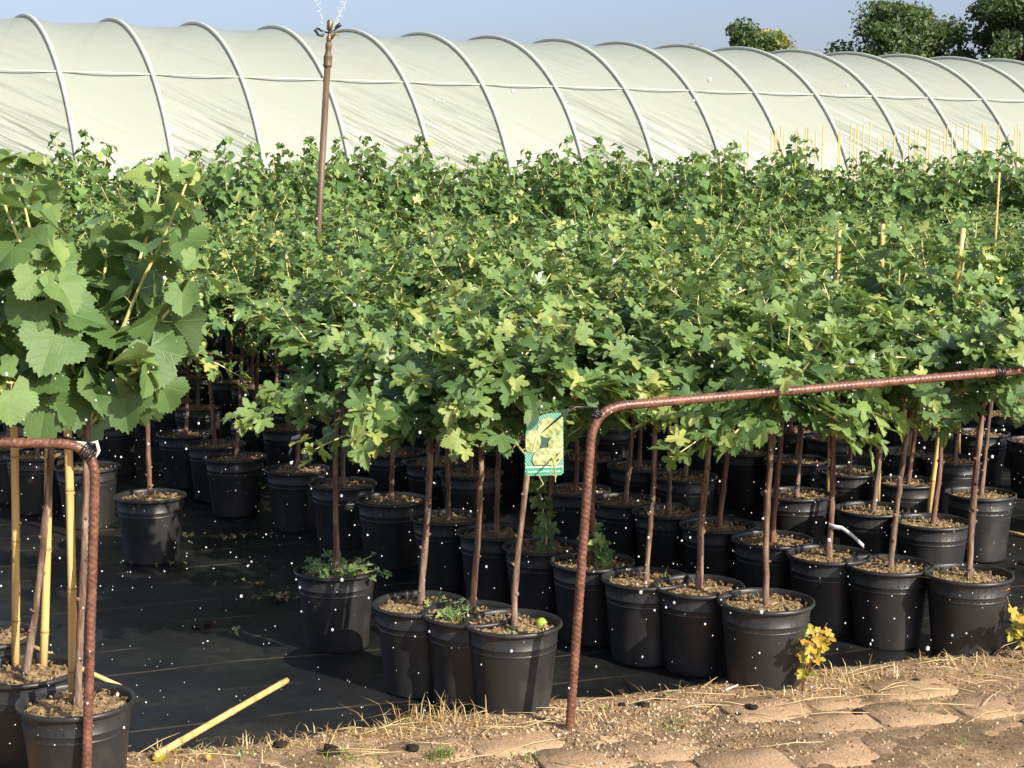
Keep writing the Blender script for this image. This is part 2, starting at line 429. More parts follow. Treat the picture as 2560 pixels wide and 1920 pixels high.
TGm = [leaf_template('goose', 1, True, k) for k in range(7)]
TGs = [leaf_template('goose', 1, False, k) for k in range(5)]
TC = [leaf_template('curr', 2, True, k) for k in range(6)]
TCs = [leaf_template('curr', 1, False, k) for k in range(5)]
def leaf_basis(tip, nor):
    n_ = nor.normalized(); y = tip - n_ * tip.dot(n_)
    if y.length < 1e-4: y = n_.orthogonal()
    y.normalize(); x = y.cross(n_)
    return Matrix((x, y, n_)).transposed()
def join_leaves(name, leaves, temps, mat):
    V = []; F = []; T = []; n0 = 0
    for i, (p, tip, nor, size, tint) in enumerate(leaves):
        v, f = temps[i % len(temps)]
        B = np.array(leaf_basis(tip, nor)) * size
        V.append(v @ B.T + np.array(p)); F += [tuple(k + n0 for k in q) for q in f]
        T.append(np.full(len(v), tint)); n0 += len(v)
    return mesh(name, np.concatenate(V).tolist(), F, mat, True, np.concatenate(T))
UP = Vector((0, 0, 1))
def rv(r, s=1.0): return Vector((r.gauss(0, s), r.gauss(0, s), r.gauss(0, s)))
def gooseberry(seed, n=15, size=.056, spread=1.0, height=1.0, front=False):
    r = random.Random(seed); stems = MB(); leaves = []
    for k in range(n):
        az = 2 * math.pi * (k * .618 + r.uniform(-.08, .08)); el = R(r.choice([r.uniform(-14, 12), r.uniform(12, 45), r.uniform(20, 60), r.uniform(45, 85)]))
        L = r.uniform(.20, .40) * (1.0 if el < R(50) else .82 * height)
        d = Vector((math.cos(az) * math.cos(el) * spread, math.sin(az) * math.cos(el) * spread, math.sin(el))).normalized()
        p = Vector((0, 0, r.uniform(-.02, .05))); pts = [p.copy()]; step = .024; m = int(L / step)
        ph = r.uniform(0, 6)
        for i in range(m):
            s = i / m
            d = (d + Vector((0, 0, -.035 + .02 * (el < 0))) + rv(r, .06)).normalized()
            p = p + d * step; pts.append(p.copy())
            if i < 1: continue
            for q in range(1 if r.random() < .42 else 2):
                ph += 2.4 + r.uniform(-.5, .5)
                a = d.orthogonal().normalized(); b = d.cross(a); lat = a * math.cos(ph) + b * math.sin(ph)
                rad = Vector((p.x, p.y, 0)); rad = rad.normalized() if rad.length > .02 else lat
                pet = (lat * .8 + d * .4 + UP * .35).normalized()
                base = p + pet * r.uniform(.012, .036)
                sz = size * r.uniform(.62, 1.15) * (1 - .38 * s)
                tip = (lat * .6 + d * .35 + rad * .35 + Vector((0, 0, -.22)) + rv(r, .28))
                nor = (UP * .85 + rad * (.25 + .45 * (el < R(20))) + sun_dir * .30 + rv(r, .42))
                tint = min(1, max(0, .25 + .42 * s * s + r.gauss(0, .17) + (.3 if r.random() < .05 else 0)))
                leaves.append((base, tip, nor, sz, tint))
                if q == 0 and r.random() < .5: stems.tube([p, base], [.0012, .0009], 3, False)
        rr = [.0042 * (1 - .72 * i / m) + .0006 for i in range(m + 1)]
        stems.tube(pts, rr, 4)
        # young tip
        for q in range(3):
            leaves.append((p + rv(r, .004), d + rv(r, .5), UP + rv(r, .5), size * r.uniform(.30, .5), r.uniform(.65, 1.0)))
    return stems, leaves
def currant(seed, n=8, size=.085, Lmin=.35, Lmax=.66, low=3, wide=.5, dens=.45, wild=.25):
    r = random.Random(seed); stems = MB(); leaves = []
    for k in range(n + low):
        az = 2 * math.pi * (k * .618 + r.uniform(-.1, .1)); lowb = k >= n
        el = R(r.uniform(52, 86)) if not lowb else R(r.uniform(-12, 34) if wild < .3 else r.uniform(30, 46))
        L = r.uniform(Lmin, Lmax) if not lowb else r.uniform(.16, .30)
        d = Vector((math.cos(az) * math.cos(el) * (1 + wide), math.sin(az) * math.cos(el) * (1 + wide), math.sin(el))).normalized()
        p = Vector((0, 0, r.uniform(-.03, .05))); pts = [p.copy()]; step = .036; m = int(L / step); ph = r.uniform(0, 6)
        for i in range(m):
            s = i / m
            d = (d + Vector((0, 0, .02 if not lowb else -.02)) + rv(r, .045)).normalized()
            p = p + d * step; pts.append(p.copy())
            if i < 1: continue
            for q in range(1 if r.random() < dens else 2):
                ph += 2.4 + r.uniform(-.4, .4)
                a = d.orthogonal().normalized(); b = d.cross(a); lat = a * math.cos(ph) + b * math.sin(ph)
                rad = Vector((p.x, p.y, 0)); rad = rad.normalized() if rad.length > .03 else lat
                pet = (lat * .9 + d * .35 + UP * .25).normalized()
                base = p + pet * r.uniform(.025, .06) * (1 - .4 * s)
                sz = size * r.uniform(.68, 1.12) * (1 - .5 * max(0, s - .55) / .45)
                tip = (lat * .7 + rad * .3 + Vector((0, 0, -.75)) + rv(r, .22))
                nor = (UP * .75 + lat * .45 + rad * .25 + sun_dir * .25 + rv(r, wild))
                tint = min(1, max(0, .36 + .35 * max(0, s - .6) / .4 + r.gauss(0, .15)))
                leaves.append((base, tip, nor, sz, tint))
                stems.tube([p, p + pet * .02, base], [.0016, .0012, .001], 3, False)
        stems.tube(pts, [.0050 * (1 - .65 * i / m) + .0008 for i in range(m + 1)], 5)
        for q in range(4):
            leaves.append((p + rv(r, .004), d + rv(r, .5), UP * .7 + rv(r, .5), size * r.uniform(.22, .45), r.uniform(.6, 1.0)))
    return stems, leaves

GP = []
for k in range(7):
    st, lv = gooseberry(100 + k, n=19, size=.060)
    GP.append((st.data('branches', M['shoot']), join_leaves('foliage', lv, TGm, M['goose'])))
CPR = []
for k in range(5):
    st, lv = currant(200 + k, n=9, size=.066, Lmin=.30, Lmax=.60, low=5, wide=.8)
    CPR.append((st.data('branches', M['shoot']), join_leaves('foliage', lv, TCs, M['curr'])))
LG = [mesh('leaf', v.tolist(), f, M['goose_obj'], True, uv=v) for v, f in TG]
LC = [mesh('leaf', v.tolist(), f, M['curr_obj'], True, uv=v) for v, f in TC]

# ------------------------------------------------------------------ pots, soil, trunks, canes
PH, PR = .235, .12
def pot_data():
    b = MB(); b.lathe([(.03, .006), (.088, .0), (.0905, .0004), (.0928, .0018), (.0938, .005), (.0942, .010), (.0957, .025), (.0988, .057), (.1023, .093), (.1058, .129), (.1088, .160), (.1094, .1665), (.1095, .168), (.1115, .1695), (.1118, .173), (.1103, .1745), (.1110, .184), (.1133, .1855), (.1136, .1895), (.1122, .191), (.1165, .226)], 40)
    b.lathe([(.1165, .226), (.1130, .20), (.105, .12)], 36)
    body = b.data('pot', M['pot'])
    b = MB(); b.lathe([(.1180, .2245), (.1245, .2250), (.1262, .2285), (.1250, .2345), (.1205, .2360), (.1168, .2300), (.1160, .2245)], 36)
    return body, b.data('rim', M['pot'])
POT, RIM = pot_data()
def soil_data(k):
    r = np.random.RandomState(k); v = [(0, 0, .217)]; f = []; seg = 28; rings = 9
    for i in range(1, rings + 1):
        for j in range(seg):
            a = 2 * math.pi * j / seg; rr = .1145 * i / rings
            v.append((rr * math.cos(a), rr * math.sin(a), 0.2175 + .006 * math.cos(i / rings * 2.2) + (r.rand() - .5) * .009 - (.004 if i == rings else 0)))
    for j in range(seg): f.append((0, 1 + j, 1 + (j + 1) % seg))
    for i in range(rings - 1):
        for j in range(seg):
            a = 1 + i * seg; f.append((a + j, a + seg + j, a + seg + (j + 1) % seg, a + (j + 1) % seg))
    n0 = len(v)
    for c in range(150):          # loose chips
        a = r.rand() * 6.28; rr = .108 * math.sqrt(r.rand()); c0 = np.array([rr * math.cos(a), rr * math.sin(a), 0.2215 + r.rand() * .004])
        s = .002 + .004 * r.rand(); B = r.randn(3, 3); B, _ = np.linalg.qr(B)
        q = np.array([(1.6, 0, 0), (-1.6, 0, 0), (0, 1, 0), (0, -1, 0), (0, 0, .6), (0, 0, -.6)]) * s @ B.T + c0
        b0 = len(v); v += [tuple(x) for x in q]
        f += [(b0 + x, b0 + y, b0 + z) for x, y, z in ((0, 2, 4), (2, 1, 4), (1, 3, 4), (3, 0, 4), (2, 0, 5), (1, 2, 5), (3, 1, 5), (0, 3, 5))]
    return mesh('soil', v, f, M['soil'], False)
SOIL = [soil_data(k) for k in range(4)]
def trunk_points(top, r, kink=.006):
    pts = []; n = 16
    a1, a2 = r.uniform(0, 6), r.uniform(0, 6)
    for i in range(n + 1):
        s = i / n; e = math.sin(s * math.pi)
        pts.append(Vector((top[0] * s + kink * e * math.sin(3 * s + a1) + r.gauss(0, kink * .16), top[1] * s + kink * e * math.cos(3.7 * s + a2) + r.gauss(0, kink * .16), .19 + (top[2] - .19) * s)))
    return pts
def trunk_data(top, seed, rad=.0082):
    r = random.Random(seed); b = MB(); pts = trunk_points(top, r)
    rr = [rad * (1.35 if i == 0 else 1.15 if i == 1 else 1.0 + r.uniform(-.06, .14) - .18 * i / 16) for i in range(17)]
    b.tube(pts, rr, 9)
    for k in range(9):            # knots
        p = pts[r.randrange(2, 16)]; a = r.uniform(0, 6.28); d = Vector((math.cos(a), math.sin(a), r.uniform(.2, .8)))
        b.tube([p, p + d * rad * 1.1, p + d * rad * 1.6], [rad * .75, rad * .55, rad * .2], 5)
    for k in range(4):            # surface roots / dry fibres at the foot
        a = r.uniform(0, 6.28); d = Vector((math.cos(a), math.sin(a), 0)); p = pts[0] + UP * r.uniform(.02, .06)
        b.tube([p, p + d * .018 + UP * .004, p + d * .032 - UP * .02], [.0022, .0016, .0010], 4)
    return b.data('trunk', M['bark'])
TR = [trunk_data((x, y, h), 300 + i) for i, (x, y, h) in enumerate([(.03, .005, .80), (.05, -.01, .78), (.015, .01, .82), (.04, .02, .79), (-.01, 0, .8), (.06, .01, .81)])]
TRTOP = [Vector(p) for p in [(.03, .005, .80), (.05, -.01, .78), (.015, .01, .82), (.04, .02, .79), (-.01, 0, .8), (.06, .01, .81)]]
def cane_tube(b, p0, p1, rad=.0075, nodes=True, seg=10, r=rnd):
    p0, p1 = Vector(p0), Vector(p1); L = (p1 - p0).length; d = (p1 - p0) / L
    pts = []; rr = []; tt = []
    step = r.uniform(.17, .23); s0 = r.uniform(.05, .15); s = 0.0
    marks = []
    while s0 < L - .02: marks.append(s0); s0 += step * r.uniform(.85, 1.15)
    stops = [0.0]
    for mk in marks: stops += [mk - .008, mk - .0025, mk, mk + .0025, mk + .008]
    stops.append(L); stops.sort()
    side = d.orthogonal().normalized()
    for s in stops:
        near = min((abs(s - mk) for mk in marks), default=1)
        pts.append(p0 + d * s + side * .004 * math.sin(s * 5 + p0.x * 9)); k = 1.0
        if near < .001: k = .98
        elif near < .004: k = 1.16
        rr.append(rad * k * (1 - .10 * s / L)); tt.append(.95 if near < .001 else .25 if near < .004 else 0.0)
    n0 = len(b.v); b.tube(pts, rr, seg)
    for i, t in enumerate(tt):
        for k in range(seg): b.t[n0 + i * seg + k] = t

def plant(kind, pos, label, group, top=None, tidx=None, cane=None, seed=0, scale=1.0, proto=None, hero=None, potscale=1.0, tilt=(0, 0), rim=True, height=None, parts=160):
    r = random.Random(seed * 13 + 5)
    name = 'potted_gooseberry' if kind == 'goose' else 'potted_currant'
    e = obj(name, None, None, (pos[0], pos[1], 0)); e.empty_display_size = .1
    tag(e, label, 'gooseberry plant' if kind == 'goose' else 'currant plant', group)
    p = obj('pot', POT, e, (0, 0, 0), (tilt[0], tilt[1], r.uniform(0, 6))); p.scale = (potscale,) * 3
    if rim: obj('rim', RIM, p)
    s = obj('soil', SOIL[r.randrange(4)], e, (0, 0, 0), (tilt[0], tilt[1], 0)); s.scale = (potscale,) * 3
    if top is not None:
        t = Vector(top) - Vector((pos[0], pos[1], 0))
        obj('trunk', trunk_data(t, seed + 900, .0088 + r.uniform(-.001, .001)), e)
    else:
        i = tidx if tidx is not None else r.randrange(len(TR)); t = TRTOP[i].copy()
        k = obj('trunk', TR[i], e); k.rotation_euler = (0, 0, r.uniform(-.5, .5)); t.rotate(k.rotation_euler)
        if height: k.scale = (1, 1, height / t.z); t.z = height
    if cane:
        b = MB(); cane_tube(b, Vector(cane[0]) - Vector((pos[0], pos[1], 0)), Vector(cane[1]) - Vector((pos[0], pos[1], 0)), cane[2] if len(cane) > 2 else .0075)
        b.build('bamboo_cane', M['cane'], e)
    t = t - Vector((0, 0, .03))
    if hero is None:
        P = (GP if kind == 'goose' else CPR); br, fo = P[proto if proto is not None else r.randrange(len(P))]
        c = obj('crown', br, e, t, (r.uniform(-.1, .1), r.uniform(-.1, .1), r.uniform(0, 6.28))); sc = scale * r.uniform(.9, 1.12); c.scale = (sc, sc, sc * r.uniform(.9, 1.15))
        f = obj('foliage', fo, c); tag(f, kind='stuff')
    else:
        st, lv = hero
        c = obj('crown', st.data('branches', M['shoot']), e, t)
        LM = LG if kind == 'goose' else LC
        def clear(q):
            wp = q[0] + t + Vector((pos[0], pos[1], 0))
            if kind == 'goose' and -.02 < wp.x < .17 and wp.z < .80 and wp.y < 3.99: return False
            if kind == 'curr' and wp.z < (.885 if wp.y < 3.3 else .85) and wp.y < 3.5: return False
            return wp.z > .60
        lv = [q for q in lv if clear(q)]
        lv2 = sorted(lv, key=lambda q: q[0].y - .35 * q[0].z)       # those towards the aisle become single leaves
        for i, (p_, tip, nor, size, tint) in enumerate(lv2[:parts]):
            lo = obj('leaf', LM[i % len(LM)], c, p_); lo.rotation_euler = leaf_basis(tip, nor).to_euler(); lo.scale = (size,) * 3
            lo.color = (tint, tint, tint, 1)
        if len(lv2) > parts:
            f = obj('foliage', join_leaves('foliage', lv2[parts:], TG if kind == 'goose' else TC, M['goose'] if kind == 'goose' else M['curr']), c); tag(f, kind='stuff')
    return e
placed = []
def rim_at(px, py): p = on_z(px, py, PH); placed.append((p.x, p.y)); return p
GROUPR = 'gooseberry standards in the pot rows'

# --- front gooseberries: (rim px, trunk top px, label, seed, cane px)
front = [
 ((840, 1415), (846, 960), 'gooseberry standard alone by open fabric, pot overgrown with trailing weeds', 1, .97),
 ((1050, 1505), (1078, 1040), 'gooseberry standard touching the pot with grass tuft, furthest from rail post', 2, 1.0),
 ((1176, 1530), (1208, 1020), 'gooseberry standard with grass tuft in its pot, between two pots', 3, 1.0),
 ((1282, 1553), (1330, 1120), 'gooseberry standard with green berry on its soil, beside the rusty post', 4, 1.0),
 ((1480, 1400), (1490, 1010), 'gooseberry standard right behind the rusty post, leafy sprout in its pot', 5, 1.0),
 ((1614, 1442), (1640, 1000), 'gooseberry standard with reddish fibres at trunk foot, second behind rail post', 6, 1.0),
 ((1748, 1462), (1778, 1020), 'gooseberry standard in lowest-filled pot, tucked behind the bright-trunked one', 7, 1.0),
 ((1915, 1503), (1932, 1000), 'pale-trunked gooseberry standard beside the yellow-orange seedling', 8, 1.02),
 ((2071, 1383), (2087, 990), 'gooseberry standard with a pale plastic strip tied round its trunk', 9, 1.0),
 ((2223, 1409), (2290, 960), 'gooseberry standard leaning, between strip-tied one and last one along rail', 10, 1.0),
 ((2421, 1432), (2465, 940), 'gooseberry standard with grass blades at pot rim, under the rail joint', 11, 1.0),
]
FT = {}
for (rp, tp, label, seed, ps) in front:
    p = rim_at(*rp); tY = p.y + .015
    t = on_y(tp[0], tp[1], tY); t.z = max(t.z, .76)
    t.z = .78
    hero = gooseberry(500 + seed, n=17, size=.074)
    FT[seed] = (p, t, plant('goose', p, label, 'front gooseberries beside the path', top=t, seed=seed, hero=hero, potscale=ps))

# --- second-line pots seen between the trunks
mid = [((742, 1170), 0), ((857, 1206), 0), ((978, 1246), 0), ((1120, 1290), 0), ((1240, 1326), 0), ((1358, 1362), 0),
       ((1440, 1222), 0), ((1562, 1248), 0), ((1672, 1275), 0), ((1795, 1309), 0), ((1930, 1345), 0),
       ((1990, 1232), 1), ((2180, 1270), 1), ((2330, 1301), 1), ((2085, 1093), 0), ((2268, 1127), 1), ((2385, 1146), 1), ((375, 1237), 0), ((540, 1108), 0), ((462, 1082), 0), ((218, 1165), 0)]
canes = {11: ((2068, 1250), (2100, 560)), 12: ((2193, 1262), (2208, 560)), 13: ((2318, 1308), (2410, 570)), 15: ((2258, 1130), (2270, 700)), 16: ((2395, 1135), (2398, 700))}
for i, (rp, c) in enumerate(mid):
    p = rim_at(*rp)
    if i == 17: lab = 'gooseberry standard alone on the open fabric with reddish trunk'
    elif i in (18, 19): lab = 'gooseberry standard in the touching pot pair behind the lone red-trunked one'
    elif i in canes: lab = 'gooseberry standard in the rows supported by a bamboo cane'
    else:
        for lo_, hi_, nm in ((0, 5, 'the row just behind the front pots'), (6, 10, 'the third pot row'), (11, 14, 'the fourth pot row')):
            if lo_ <= i <= hi_: lab = 'gooseberry standard, %s from the open fabric in %s' % (('first', 'second', 'third', 'fourth', 'fifth', 'sixth')[i - lo_], nm)
        if i == 20: lab = 'gooseberry standard in the shade behind the short rusty rail'
    cn = None
    if i in canes:
        a, b = canes[i]; cn = (on_z(a[0], a[1], .19), on_y(b[0], b[1], p.y + .03), .0085)
    lean = {17: (.01, 0), 18: (-.05, 0)}.get(i)
    top = None
    if lean: top = (p.x + lean[0], p.y + lean[1], .78)
    plant('goose', p, lab, GROUPR if i not in (17,) else 'front gooseberries beside the path', top=top, seed=60 + i, cane=cn, scale=1.08)

# --- lattice of rows behind: in-row .275 m, rows .58 m apart, running at -52 degrees
rd = Vector((.61, -.79, 0)).normalized(); rn = Vector((.79, .61, 0)).normalized()
nG = nC = 0
spots = []
for a in range(-30, 60):
    for b in range(0, 40):
        off = 2.4 + b * .585
        q = rn * off + rd * (a * .285 - 4.0) + Vector((rnd.gauss(0, .018), rnd.gauss(0, .018), 0))
        x, y = q.x, q.y
        if y < 5.6 and not (x > .9): continue
        if y < 5.0: continue
        if y > 12.9 or abs(x) > .345 * y + .45: continue
        if x < -.6 and y < 6.3: continue
        if x > 1.25 and y < 5.55: continue
        if min(((x - u) ** 2 + (y - v_) ** 2 for u, v_ in placed), default=9) < .262 ** 2: continue
        spots.append((x, y)); placed.append((x, y))
spots.sort(key=lambda q: q[1])
for i, (x, y) in enumerate(spots):
    r = random.Random(1000 + i)
    cur = y + .35 * math.sin(x * 1.7) + r.uniform(-.2, .2) > 9.9 + .18 * x
    h = .80 + .018 * (y - 5) if not cur else .86 + .040 * (y - 9.8)
    if cur:
        plant('curr', (x, y), 'tall leafy currant bush in the dense back rows below the tunnel', 'tall currants in the back rows', seed=2000 + i, rim=False, height=h, scale=1.08); nC += 1
    else:
        cn = None
        if r.random() < .10 and y > 6.0 and x > .8 and y < 9: cn = ((x + .02, y, .19), (x + .05, y + .02, 1.38 + r.uniform(-.08, .06)), .007)
        plant('goose', (x, y), 'gooseberry standard with bamboo cane in the deeper canopy' if cn else 'gooseberry standard lost in the closed canopy of the middle rows',
              'caned gooseberries of the deeper canopy' if cn else 'gooseberry standards of the middle rows', seed=2000 + i, rim=(y < 7.5), height=h, cane=cn, scale=1.12); nG += 1
print('PLANTS', nG, nC, len(placed))

# --- left currants
def left_plant(rp, tp, label, seed, canes_, n, Lmax, wide, parts):
    p = on_z(rp[0], rp[1], PH); t = on_y(tp[0], tp[1], p.y + .01); t.z = .89
    placed.append((p.x, p.y))
    e = plant('curr', p, label, 'currants behind the short rusty rail', top=t, seed=seed, hero=currant(700 + seed, n=n, size=.088, Lmin=.35, Lmax=Lmax, low=4, wide=wide, dens=.72, wild=.42), parts=parts)
    for a, b in canes_:
        mb = MB(); p0 = on_z(a[0], a[1], .19); p1 = on_y(b[0], b[1], p0.y + .01)
        cane_tube(mb, p0 - Vector((p.x, p.y, 0)), p1 - Vector((p.x, p.y, 0)), .0095)
        mb.build('bamboo_cane', M['cane'], e)
    return e
left_plant((190, 1748), (222, 1070), 'large-leaved currant in the pot touching the short rail post', 21, [((182, 1790), (164, 820))], 8, .62, .55, 230)
left_plant((58, 1672), (150, 1060), 'large-leaved currant with two bamboo canes, behind the post-side pot', 22, [((40, 1690), (28, 640)), ((106, 1695), (130, 760))], 7, .60, .6, 200)
left_plant((-40, 1585), (-10, 1060), 'large-leaved currant with dark trunk, hindmost behind the short rail', 23, [], 7, .58, .6, 120)

# ------------------------------------------------------------------ rebar rails
def rebar(name, ctrl, rad, label, group=None, bend=.07):
    P = [Vector(c) for c in ctrl]; path_ = [P[0]]
    for i in range(1, len(P) - 1):
        a = (P[i - 1] - P[i]).normalized(); b = (P[i + 1] - P[i]).normalized()
        s, e = P[i] + a * bend, P[i] + b * bend
        for k in range(9):
            u = k / 8; path_.append(s * (1 - u) ** 2 + P[i] * 2 * u * (1 - u) + e * u * u)
    path_.append(P[-1])
    # resample densely
    acc = [0.0]
    for i in range(1, len(path_)): acc.append(acc[-1] + (path_[i] - path_[i - 1]).length)
    L = acc[-1]; step = .0028; n = int(L / step); seg = 12; pts = []; j = 0
    for i in range(n + 1):
        s = L * i / n
        while j < len(acc) - 2 and acc[j + 1] < s: j += 1
        u = (s - acc[j]) / max(1e-6, acc[j + 1] - acc[j]); pts.append(path_[j].lerp(path_[j + 1], u))
    v = []; f = []; prev = None
    for i, p in enumerate(pts):
        d = (pts[min(i + 4, n)] - pts[max(i - 4, 0)]).normalized()
        a = d.cross(Vector((.3, .9, .2))) if prev is None else prev - d * prev.dot(d)
        a.normalize(); b = d.cross(a); prev = a
        for k in range(seg):
            q = 2 * math.pi * k / seg
            ph = (i * L / n / .0125 + q / math.pi) % 1.0
            rr = rad * (1 + .13 * max(0, math.sin(ph * 2 * math.pi)) ** 1.5)
            v.append(p + (a * math.cos(q) + b * math.sin(q)) * rr)
    for i in range(n):
        for k in range(seg):
            k2 = (k + 1) % seg; f.append((i * seg + k, i * seg + k2, (i + 1) * seg + k2, (i + 1) * seg + k))
    f.append(tuple(range(seg - 1, -1, -1))); f.append(tuple(n * seg + k for k in range(seg)))
    e = obj(name, None, None, P[0]); tag(e, label, 'rail', group)
    mv = [q - P[0] for q in v]
    obj('bar', mesh('bar', mv, f, M['rust']), e)
    return e
pb = on_y(1419, 1825, 3.735); pb.z = -.05
pt = on_y(1483, 1020, 3.75)
r1e = on_y(2550, 926, 4.24)
rail1 = rebar('rebar_rail', [pb, pt, r1e], .0108, 'long rusty ribbed steel rail with bent post beside the tagged gooseberry', 'rusty rails along the path', .085)
lb = on_y(203, 1930, 3.19); lb.z = -.05
lt = on_y(240, 1110, 3.20)
lr = on_y(-30, 1106, 3.16); lr2 = on_y(-420, 1100, 3.12)
lr3 = Vector((lr2.x - .05, lr2.y, -.05))
rail2 = rebar('rebar_rail', [lb, lt, lr2, lr3], .0098, 'short rusty ribbed steel rail in front of the large-leaved currants', 'rusty rails along the path', .075)
r3a = on_y(2440, 936, 4.20) + Vector((0, .022, .004)); r3b = on_y(2900, 905, 4.45); r3c = Vector((r3b.x + .03, r3b.y, -.05))
rail3 = rebar('rebar_rail', [r3a, r3b, r3c], .0085, 'thinner rusty bar lashed on where the long rail ends', 'rusty rails along the path', .07)
def wire_loops(parent, c, axis, rad, n=4, wr=.0022, pitch=.006):
    axis = axis.normalized(); a = axis.orthogonal().normalized(); b = axis.cross(a); pts = []
    m = 14 * n
    for i in range(m + 1):
        q = 2 * math.pi * i / 14
        pts.append(c + axis * (pitch * (i / 14 - n / 2)) + (a * math.cos(q) + b * math.sin(q)) * (rad + .002 * math.sin(q * 1.3)))
    mb = MB(); mb.tube([p - parent.location for p in pts], wr, 6)
    mb.build('tie_wire', M['cable'], parent)
d1 = r1e - pt
wire_loops(rail1, on_y(2015, 968, pt.y + (r1e.y - pt.y) * .498), d1, .0145, 3)
wire_loops(rail1, on_y(2494, 931, pt.y + (r1e.y - pt.y) * .945), d1, .019, 4)
wire_loops(rail1, on_y(1490, 1034, 3.755), Vector((.6, .1, .7)), .0145, 3)
wire_loops(rail2, on_y(222, 1132, 3.20), Vector((.75, .0, -.65)), .0150, 5)
# black tie cord strung into the plants
def cord(name, pts, rad, mat, label, cat, group=None):
    P = [Vector(p) for p in pts]; full = []
    for i in range(len(P) - 1):
        for k in range(6):
            u = k / 6; a = P[max(i - 1, 0)]; b = P[i]; c = P[i + 1]; d = P[min(i + 2, len(P) - 1)]
            full.append(.5 * ((2 * b) + (-a + c) * u + (2 * a - 5 * b + 4 * c - d) * u * u + (-a + 3 * b - 3 * c + d) * u ** 3))
    full.append(P[-1]); mb = MB(); mb.tube([p - P[0] for p in full], rad, 6)
    o = mb.build(name, mat, None, P[0]); tag(o, label, cat, group); return o
p4, t4, e4 = FT[4]
cord('tie_cord', [on_y(1495, 1020, 3.76), on_y(1430, 1030, 3.88), on_y(1395, 1045, 3.87), on_y(1345, 1050, 3.95), on_y(1180, 1030, 4.0), on_y(960, 990, 4.25), on_y(840, 1010, 4.5)], .0026, M['cable'],
     'black tie cord running from the rail post along the gooseberry trunks', 'cord')
cord('tie_cord', [on_y(232, 1112, 3.19), on_y(140, 1090, 3.30), on_y(40, 1062, 3.40), on_y(-60, 1040, 3.45)], .0034, M['cable'],
     'black tie cord from short rail corner into the large-leaved currants', 'cord')
cord('tie_cord', [on_y(2500, 925, 4.2), on_y(2440, 905, 4.5), on_y(2330, 900, 4.6)], .0024, M['cable'], 'black tie cord from the rail joint into the gooseberry crowns', 'cord')
mb = MB(); c = on_y(208, 1110, 3.205)
mb.box((-.006, 0, 0), (.034, .010, .010), Matrix.Rotation(R(8), 3, 'Y')); mb.tube([Vector((.016, -.008, .002)), Vector((.030, -.010, .006)), Vector((.034, -.010, -.012)), Vector((.026, -.010, -.028))], [.003, .0038, .0036, .002], 8)
o = mb.build('plastic_clip', M['white_plastic'], None, c); tag(o, 'cream plastic clip at the corner of the short rusty rail', 'clip')

